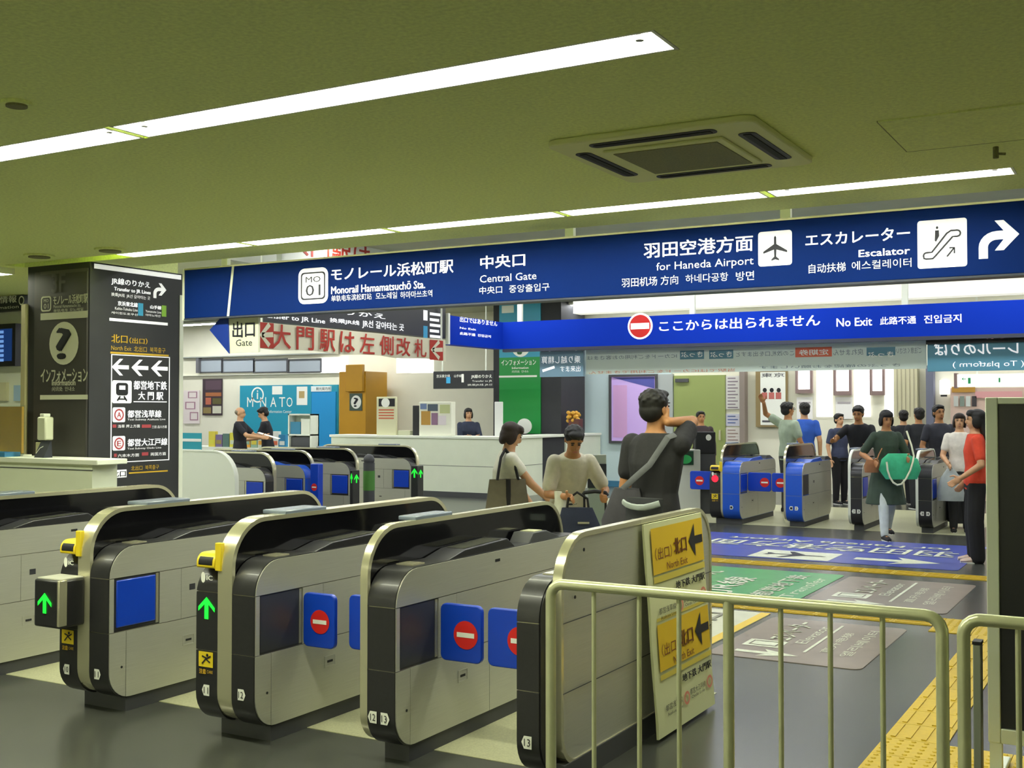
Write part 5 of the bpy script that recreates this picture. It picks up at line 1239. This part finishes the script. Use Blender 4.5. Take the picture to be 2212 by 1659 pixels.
def W(info, v):
    """person-local point (in heights) to world"""
    q = Matrix.Rotation(info['rz'], 3, 'Z') @ (Vector(v) * info['H']); return q + Vector((info['loc'].x, info['loc'].y, 0))

# --- woman with the tote bag
_, i1 = person('person in pale tee carrying a grey tote, bobbed hair, looking down', 1086, 9.75, 1.56, 78, '#e4e2d0', '#33322f', lean=.10, nod=.35, wr=(.10, .26, .545), wl=(-.1, .2, .5), female=True, hair='bob', hairm=HAIRB, skirt=(.53, .20, .098, .15), legs='#c99a73', vox=.0095, sleeve=.45, slack=1.1)
g = thing('tote_bag', 'grey brown tote bag with dark straps at pale tee hip', 'bag', W(i1, (.125, .0, 0)) , i1['rz'])
BAG = cloth('#6b6554'); STR = cloth('#1d1b1b')
m = MB(); loft(m, [(V3(0, 0, .68), V3(.045, 0, 0), V3(0, .19, 0)), (V3(0, 0, .74), V3(.06, 0, 0), V3(0, .20, 0)), (V3(0, 0, 1.07), V3(.035, 0, 0), V3(0, .155, 0))], 18); m.build('bag_body', BAG, g)
m = MB(); loft(m, [(V3(.0, .0, .70), V3(.064, 0, 0), V3(0, .05, 0)), (V3(0, 0, 1.07), V3(.044, 0, 0), V3(0, .035, 0))], 12); m.build('dark_band', STR, g)
for k in (-1, 1):
    m = MB(); m.tube([(.02, k * .09, 1.06), (.0, k * .075, 1.14), (-.05, k * .045, 1.25), (-.09, 0, 1.315)], .012, 8, .024); m.build('strap', STR, g)
# --- bending person with the suitcase
_, i2 = person('person in beige shirt bending over a navy bag by suitcase handle', 1226, 9.5, 1.60, 172, '#cfcab4', '#1d2230', lean=.42, nod=.42, wr=(.06, .27, .60), wl=(-.13, .25, .60), female=True, hair='short', vox=.0095, sleeve=.75, slack=1.15, skin=SKIN2, curl=.9)
g = thing('suitcase', 'dark suitcase with pulled out handle before the bending person', 'suitcase', AD(1285, 9.1), YAW)
m = MB(); m.ext([(-.19 + .38 * a, .06 + .50 * b) for a, b in rrect(.05, 4, .38, .5)], -.12, .12, 'y'); m.build('shell', mat('suitcase_shell', '#20222a', .4), g)
for k in (-1, 1):
    m = MB(); m.tube([(k * .085, 0, .55), (k * .085, 0, .97)], .010, 8); m.build('handle_tube', DARKPR, g)
    m = MB(); m.tube([(k * .15 - .015, 0, .03), (k * .15 + .015, 0, .03)], .03, 12); m.build('wheel', DARKPR, g)
m = MB(); m.tube([(-.10, 0, .965), (-.085, 0, .99), (0, 0, 1.0), (.085, 0, .99), (.10, 0, .965)], .015, 8); m.build('grip', DARKPR, g)
g = thing('handbag', 'navy handbag set on the suitcase before the bending person', 'bag', AD(1252, 9.0), YAW)
m = MB(); loft(m, [(V3(0, 0, .57), V3(.20, 0, 0), V3(0, .07, 0)), (V3(0, 0, .65), V3(.20, 0, 0), V3(0, .08, 0)), (V3(-.02, 0, .88), V3(.12, 0, 0), V3(0, .04, 0))], 18); m.build('bag_body', cloth('#1c2338'), g)
m = MB(); m.tube([(-.1, 0, .87), (-.09, 0, .95), (-.02, 0, 1.0), (.06, 0, .95), (.07, 0, .87)], .010, 8); m.build('strap', STR, g)
m = MB(); m.box(-.02, .07, -.079, -.069, .76, .775); m.build('buckle', CHROME, g)
g = thing('scarf', 'white cloth hanging from the arm of the bending person', 'scarf', AD(1205, 9.1), YAW)
m = MB(); loft(m, [(V3(0, 0, .78), V3(.05, 0, 0), V3(0, .02, 0)), (V3(.02, 0, .92), V3(.045, 0, 0), V3(0, .03, 0)), (V3(0, 0, 1.0), V3(.03, 0, 0), V3(0, .02, 0))], 12); m.build('cloth', cloth('#d9dac8'), g)
# --- man in black from behind, arm raised to his neck
_, i3 = person('person in black tee seen from behind, arm raised to the neck', 1414, 7.45, 1.80, 42, '#1f1f22', '#2b2f3d', lean=.02, nod=-.02, turn=.1, wr=(.058, .0, .872), pr=(.7, .75, -1.1), wl=(-.12, .05, .49), hair='short', vox=.009, leg=.5, sleeve=.62, slack=1.12, fr=(-.75, .1, .35), sr=(.2, .2, .9), curl=.7, skin=SKIN2, hem=.46)
g = thing('shoulder_bag', 'dark shoulder bag on diagonal grey strap at black tee hip', 'bag', W(i3, (-.085, -.015, 0)), i3['rz'])
m = MB(); loft(m, [(V3(0, -.10, .80), V3(.17, 0, 0), V3(0, .06, 0)), (V3(0, -.10, .92), V3(.18, 0, 0), V3(0, .075, 0)), (V3(.02, -.10, 1.14), V3(.10, 0, 0), V3(0, .04, 0))], 18); m.build('bag_body', cloth('#3b3a40'), g)
m = MB(); m.tube([(-.02, -.13, 1.11), (.10, -.145, 1.2), (.22, -.125, 1.3), (.315, -.06, 1.475), (.33, 0, 1.49)], .006, 8, .022); m.build('strap', cloth('#5b5d60'), g)
g = thing('waist_bag', 'grey and black bag slung at the back of black tee', 'bag', W(i3, (.035, -.10, 0)), i3['rz'])
m = MB(); loft(m, [(V3(0, -.03, .84), V3(.10, 0, 0), V3(0, .05, 0)), (V3(0, -.03, .95), V3(.14, 0, 0), V3(0, .06, 0)), (V3(0, -.02, 1.09), V3(.14, 0, 0), V3(0, .035, 0))], 18); m.build('bag_body', cloth('#2a2c2f'), g)
m = MB(); m.tube([(-.14, -.06, 1.06), (-.10, -.085, 1.048), (-.05, -.096, 1.038), (0, -.10, 1.035), (.05, -.096, 1.038), (.10, -.085, 1.05), (.14, -.06, 1.065)], .012, 8, .02); m.build('pale_band', cloth('#9aa39f'), g)
m = MB(); m.box(-.05, .05, -.096, -.082, .92, .96); m.build('patch', cloth('#7d8583'), g)

# --- people at the far gates
person('person in grey-green tee and glasses, one arm flung up', 1702, 18.3, 1.79, 70, '#9fae98', '#33363a', wl=(-.08, -.20, .985), pl_=(-.6, -.5, .2), wr=(.15, .12, .52), glasses=True, skin=SKIN2, fl_=(0, -.5, .8), slack=1.15)
person('person in bright blue shirt behind the one with glasses', 1737, 19.3, 1.79, 20, '#2a57b5', '#2b2c33', turn=-.4, skin=SKIN)
person('person in navy top and black trousers beyond the blue gates', 1813, 20.0, 1.60, 160, '#39405a', '#141416', wl=(-.08, .2, .60), sleeve=.7)
person('person leaning over black gate with forearm stretched forward', 1858, 17.4, 1.74, -150, '#23242a', '#1c1c20', lean=.18, nod=.2, wr=(.16, .30, .68), wl=(-.10, .25, .62), skin=SKIN2, sleeve=.6)
_, i9 = person('person walking in a dark green dress with white leggings', 1912, 14.6, 1.66, 178, '#3a4a3c', '#3a4a3c', female=True, hair='bob', skirt=(.56, .27, .10, .155), stride=1., legs='#d5ded6', wr=(.14, .11, .60), wl=(-.11, .15, .625), sleeve=.8, lean=.05, nod=.2, vox=.010, skin=SKIN2, hem=.5)
q = W(i9, (-.05, .16, 0)); g = thing('handbag', 'mint green handbag with cream strap held before the green dress', 'bag', q, i9['rz'])
m = MB(); loft(m, [(V3(-.02, 0, .78), V3(.20, 0, 0), V3(0, .07, 0)), (V3(-.0, 0, .90), V3(.27, 0, 0), V3(0, .09, 0)), (V3(.0, 0, 1.03), V3(.23, 0, 0), V3(0, .07, 0)), (V3(.03, 0, 1.10), V3(.12, 0, 0), V3(0, .04, 0))], 20); m.build('bag_body', cloth('#3fb583'), g)
m = MB(); m.tube([(.20, .09, 1.0), (.195, .105, .90), (.17, .115, .81), (.13, .12, .745), (.08, .122, .715), (.03, .122, .725), (-.03, .12, .79), (-.09, .115, .90), (-.13, .09, 1.0), (-.16, .05, 1.07)], .012, 8); m.build('strap', cloth('#dfe2c4'), g)
m = MB(); m.tube([(-.16, .05, 1.07), (-.15, 0, 1.2), (-.12, -.08, 1.38)], .012, 8); m.build('strap', cloth('#dfe2c4'), g)
q = W(i9, (.15, .12, 0)); g = thing('pouch', 'small brown leather pouch beside the mint green handbag', 'bag', q, i9['rz'])
m = MB(); loft(m, [(V3(0, 0, .86), V3(.09, 0, 0), V3(0, .04, 0)), (V3(0, 0, .94), V3(.10, 0, 0), V3(0, .05, 0)), (V3(-.01, 0, 1.02), V3(.08, 0, 0), V3(0, .03, 0))], 14); m.build('bag_body', cloth('#9a6a45'), g)
m = MB(); m.tube([(-.06, 0, 1.0), (-.10, -.03, 1.08), (-.16, -.08, 1.16)], .008, 8); m.build('strap', cloth('#9a6a45'), g)
person('person with black back turned, standing far beyond the black gates', 1951, 20.0, 1.66, 10, '#22242a', '#202226', hair='short')
person('person in black tee from behind with bag strap across', 1984, 19.0, 1.70, -5, '#1e2026', '#26282c', hair='short', skin=SKIN2)
person('person in patterned dark tee and wide black trousers, white shoes', 2028, 17.1, 1.74, 175, '#33343e', '#131315', wide=1.35, shoe='#dcdcd6', skin=SKIN2, wr=(.14, .10, .52), wl=(-.1, .16, .58))
_, i14 = person('person in cream top holding a grey carrier bag', 2072, 15.4, 1.62, 200, '#dcd5c8', '#2a2a2c', female=True, hair='bob', hairm=HAIRB, wr=(.09, .15, .57), wl=(-.12, .08, .5))
q = W(i14, (.075, .17, 0)); g = thing('carrier_bag', 'pale grey plastic carrier bag hanging from a hand', 'bag', q, i14['rz'])
m = MB(); loft(m, [(V3(0, 0, .44), V3(.16, 0, 0), V3(0, .05, 0)), (V3(0, 0, .55), V3(.17, 0, 0), V3(0, .07, 0)), (V3(0, 0, .74), V3(.13, 0, 0), V3(0, .05, 0)), (V3(0, 0, .86), V3(.05, 0, 0), V3(0, .03, 0))], 16); m.build('bag_body', mat('carrier_plastic', '#aeb6b4', .4, noise=.12, nscale=8), g)
m = MB(); m.tube([(-.03, 0, .85), (0, 0, .92), (.03, 0, .85)], .012, 8); m.build('handle', mat('carrier_plastic'), g)
person('person in orange red top and black trousers, long black hair', 2106, 12.4, 1.67, -75, '#d8472c', '#161618', female=True, hair='long', wl=(-.11, .10, .55), wr=(.11, .05, .52), wide=1.2, shoe='#d7c0b0', vox=.010, sleeve=.7)
for k, (px, d, lab) in enumerate(((2008, 16.9, 'black suitcase by last far gate, its handle up'), (2044, 15.6, 'black suitcase in front of the wide black trousers'))):
    if k: continue
    g = thing('suitcase', lab, 'suitcase', AD(2080, 16.0), YAW)
    m = MB(); m.ext([(-.2 + .4 * a, .07 + .56 * b) for a, b in rrect(.05, 4, .4, .56)], -.13, .13, 'y'); m.build('shell', mat('suitcase_shell'), g)
    for s in (-1, 1):
        m = MB(); m.tube([(s * .09, .05, .6), (s * .09, .05, .95)], .010, 8); m.build('handle_tube', DARKPR, g)
        m = MB(); m.tube([(s * .16 - .015, 0, .035), (s * .16 + .015, 0, .035)], .035, 12); m.build('wheel', DARKPR, g)
    m = MB(); m.tube([(-.1, .05, .95), (0, .05, .975), (.1, .05, .95)], .015, 8); m.build('grip', DARKPR, g)
# --- staff
person('person in dark uniform standing before the olive door', 1514, 20.5, 1.64, 175, '#3b3033', '#26262a', hair='short', skin=SKIN2, sleeve=1.8)
person('person at the long counter beside green pillar, dark clothes', 1012, 22.0, 1.70, 165, '#2d3448', '#22242a', hair='bob', sleeve=1.5, wr=(.05, .2, .66), wl=(-.06, .2, .66), loc=tuple(AD(1012, 23.0)))
_, i16 = person('person in black polo at booth desk, holding out a white sheet', 519, 21.6, 1.72, 95, '#1f2028', '#2a2c33', hair='bald', hairm=mat('grey_hair', '#7f7460', .6), nod=.1, wr=(.10, .26, .66), wl=(-.05, .26, .66), sleeve=.7)
person('person in black shirt at booth desk, head bowed to white sheet', 580, 22.2, 1.72, -95, '#1e1f26', '#2a2c33', hair='short', nod=.4, lean=.12, wr=(.09, .24, .62), wl=(-.06, .24, .62), sleeve=.7)
q = W(i16, (.0, .30, .67)); g = thing('paper_sheet', 'white sheet of paper passed between the two booth staff', 'paper', q, YAW)
m = MB(); m.add([(-.16, -.10, .06), (.24, -.10, -.06), (.24, .10, -.05), (-.16, .10, .07), (-.16, -.10, .065), (.24, -.10, -.055), (.24, .10, -.045), (-.16, .10, .075)], [(0, 3, 2, 1), (4, 5, 6, 7), (0, 1, 5, 4), (1, 2, 6, 5), (2, 3, 7, 6), (3, 0, 4, 7)]); m.build('sheet', PRINT, g)

# --- leaflet kiosk and stand near the doorway
g = thing('kiosk', 'black and white leaflet kiosk with a green emblem before olive door', 'kiosk', AD(1500, 18.2), YAW)
m = MB(); m.box(-.40, .06, -.2, .2, 0, 1.02); m.build('cabinet', mat('kiosk_grey', '#b9bcb4', .5), g, bevel=.01)
m = MB(); m.box(-.30, -.05, -.215, -.2, .78, 1.0); k_ = m.build('green_panel', mat('dark_green_panel', '#123a24', .4), g)
m = MB(); poly(m, Pan((0, -.215, 0), (1, 0, 0), (0, 0, 1), (0, -1, 0)), disc(), -.28, -.08, .80, .94, .004); m.build('green_emblem', ink('#2fa85a', 'emblem'), k_)
m = MB(); m.box(.0, .32, -.1, .1, .95, 1.30); m.build('black_case', DARKPR, g, bevel=.02)
m = MB(); m.box(.0, .32, -.08, .08, 0, .95); m.build('black_leg', GREYP, g)
m = MB(); poly(m, Pan((0, -.1, 0), (1, 0, 0), (0, 0, 1), (0, -1, 0)), disc(12), .16, .25, 1.16, 1.26, .004); m.build('white_dot', PRINT, g)
m = MB(); m.box(-.02, .2, -.22, -.2, .42, .55); m.build('white_notice', PRINT, g)
g = thing('sign_stand', 'slim grey stand with black panel behind the suitcase handle', 'stand', AD(1289, 12.5), YAW)
m = MB(); m.box(-.10, .10, -.05, .05, 0, 1.16); m.build('column', mat('stand_grey', '#8d9184', .5), g, bevel=.006)
m = MB(); m.box(-.105, .10, -.06, -.05, .80, 1.06); m.build('black_panel', DARKPR, g)
m = MB(); m.box(-.06, .06, -.065, -.06, .86, .99); m.build('white_notice', PRINT, g)
m = MB(); m.box(-.14, .14, -.14, .14, 0, .03); m.build('base', GREYP, g)
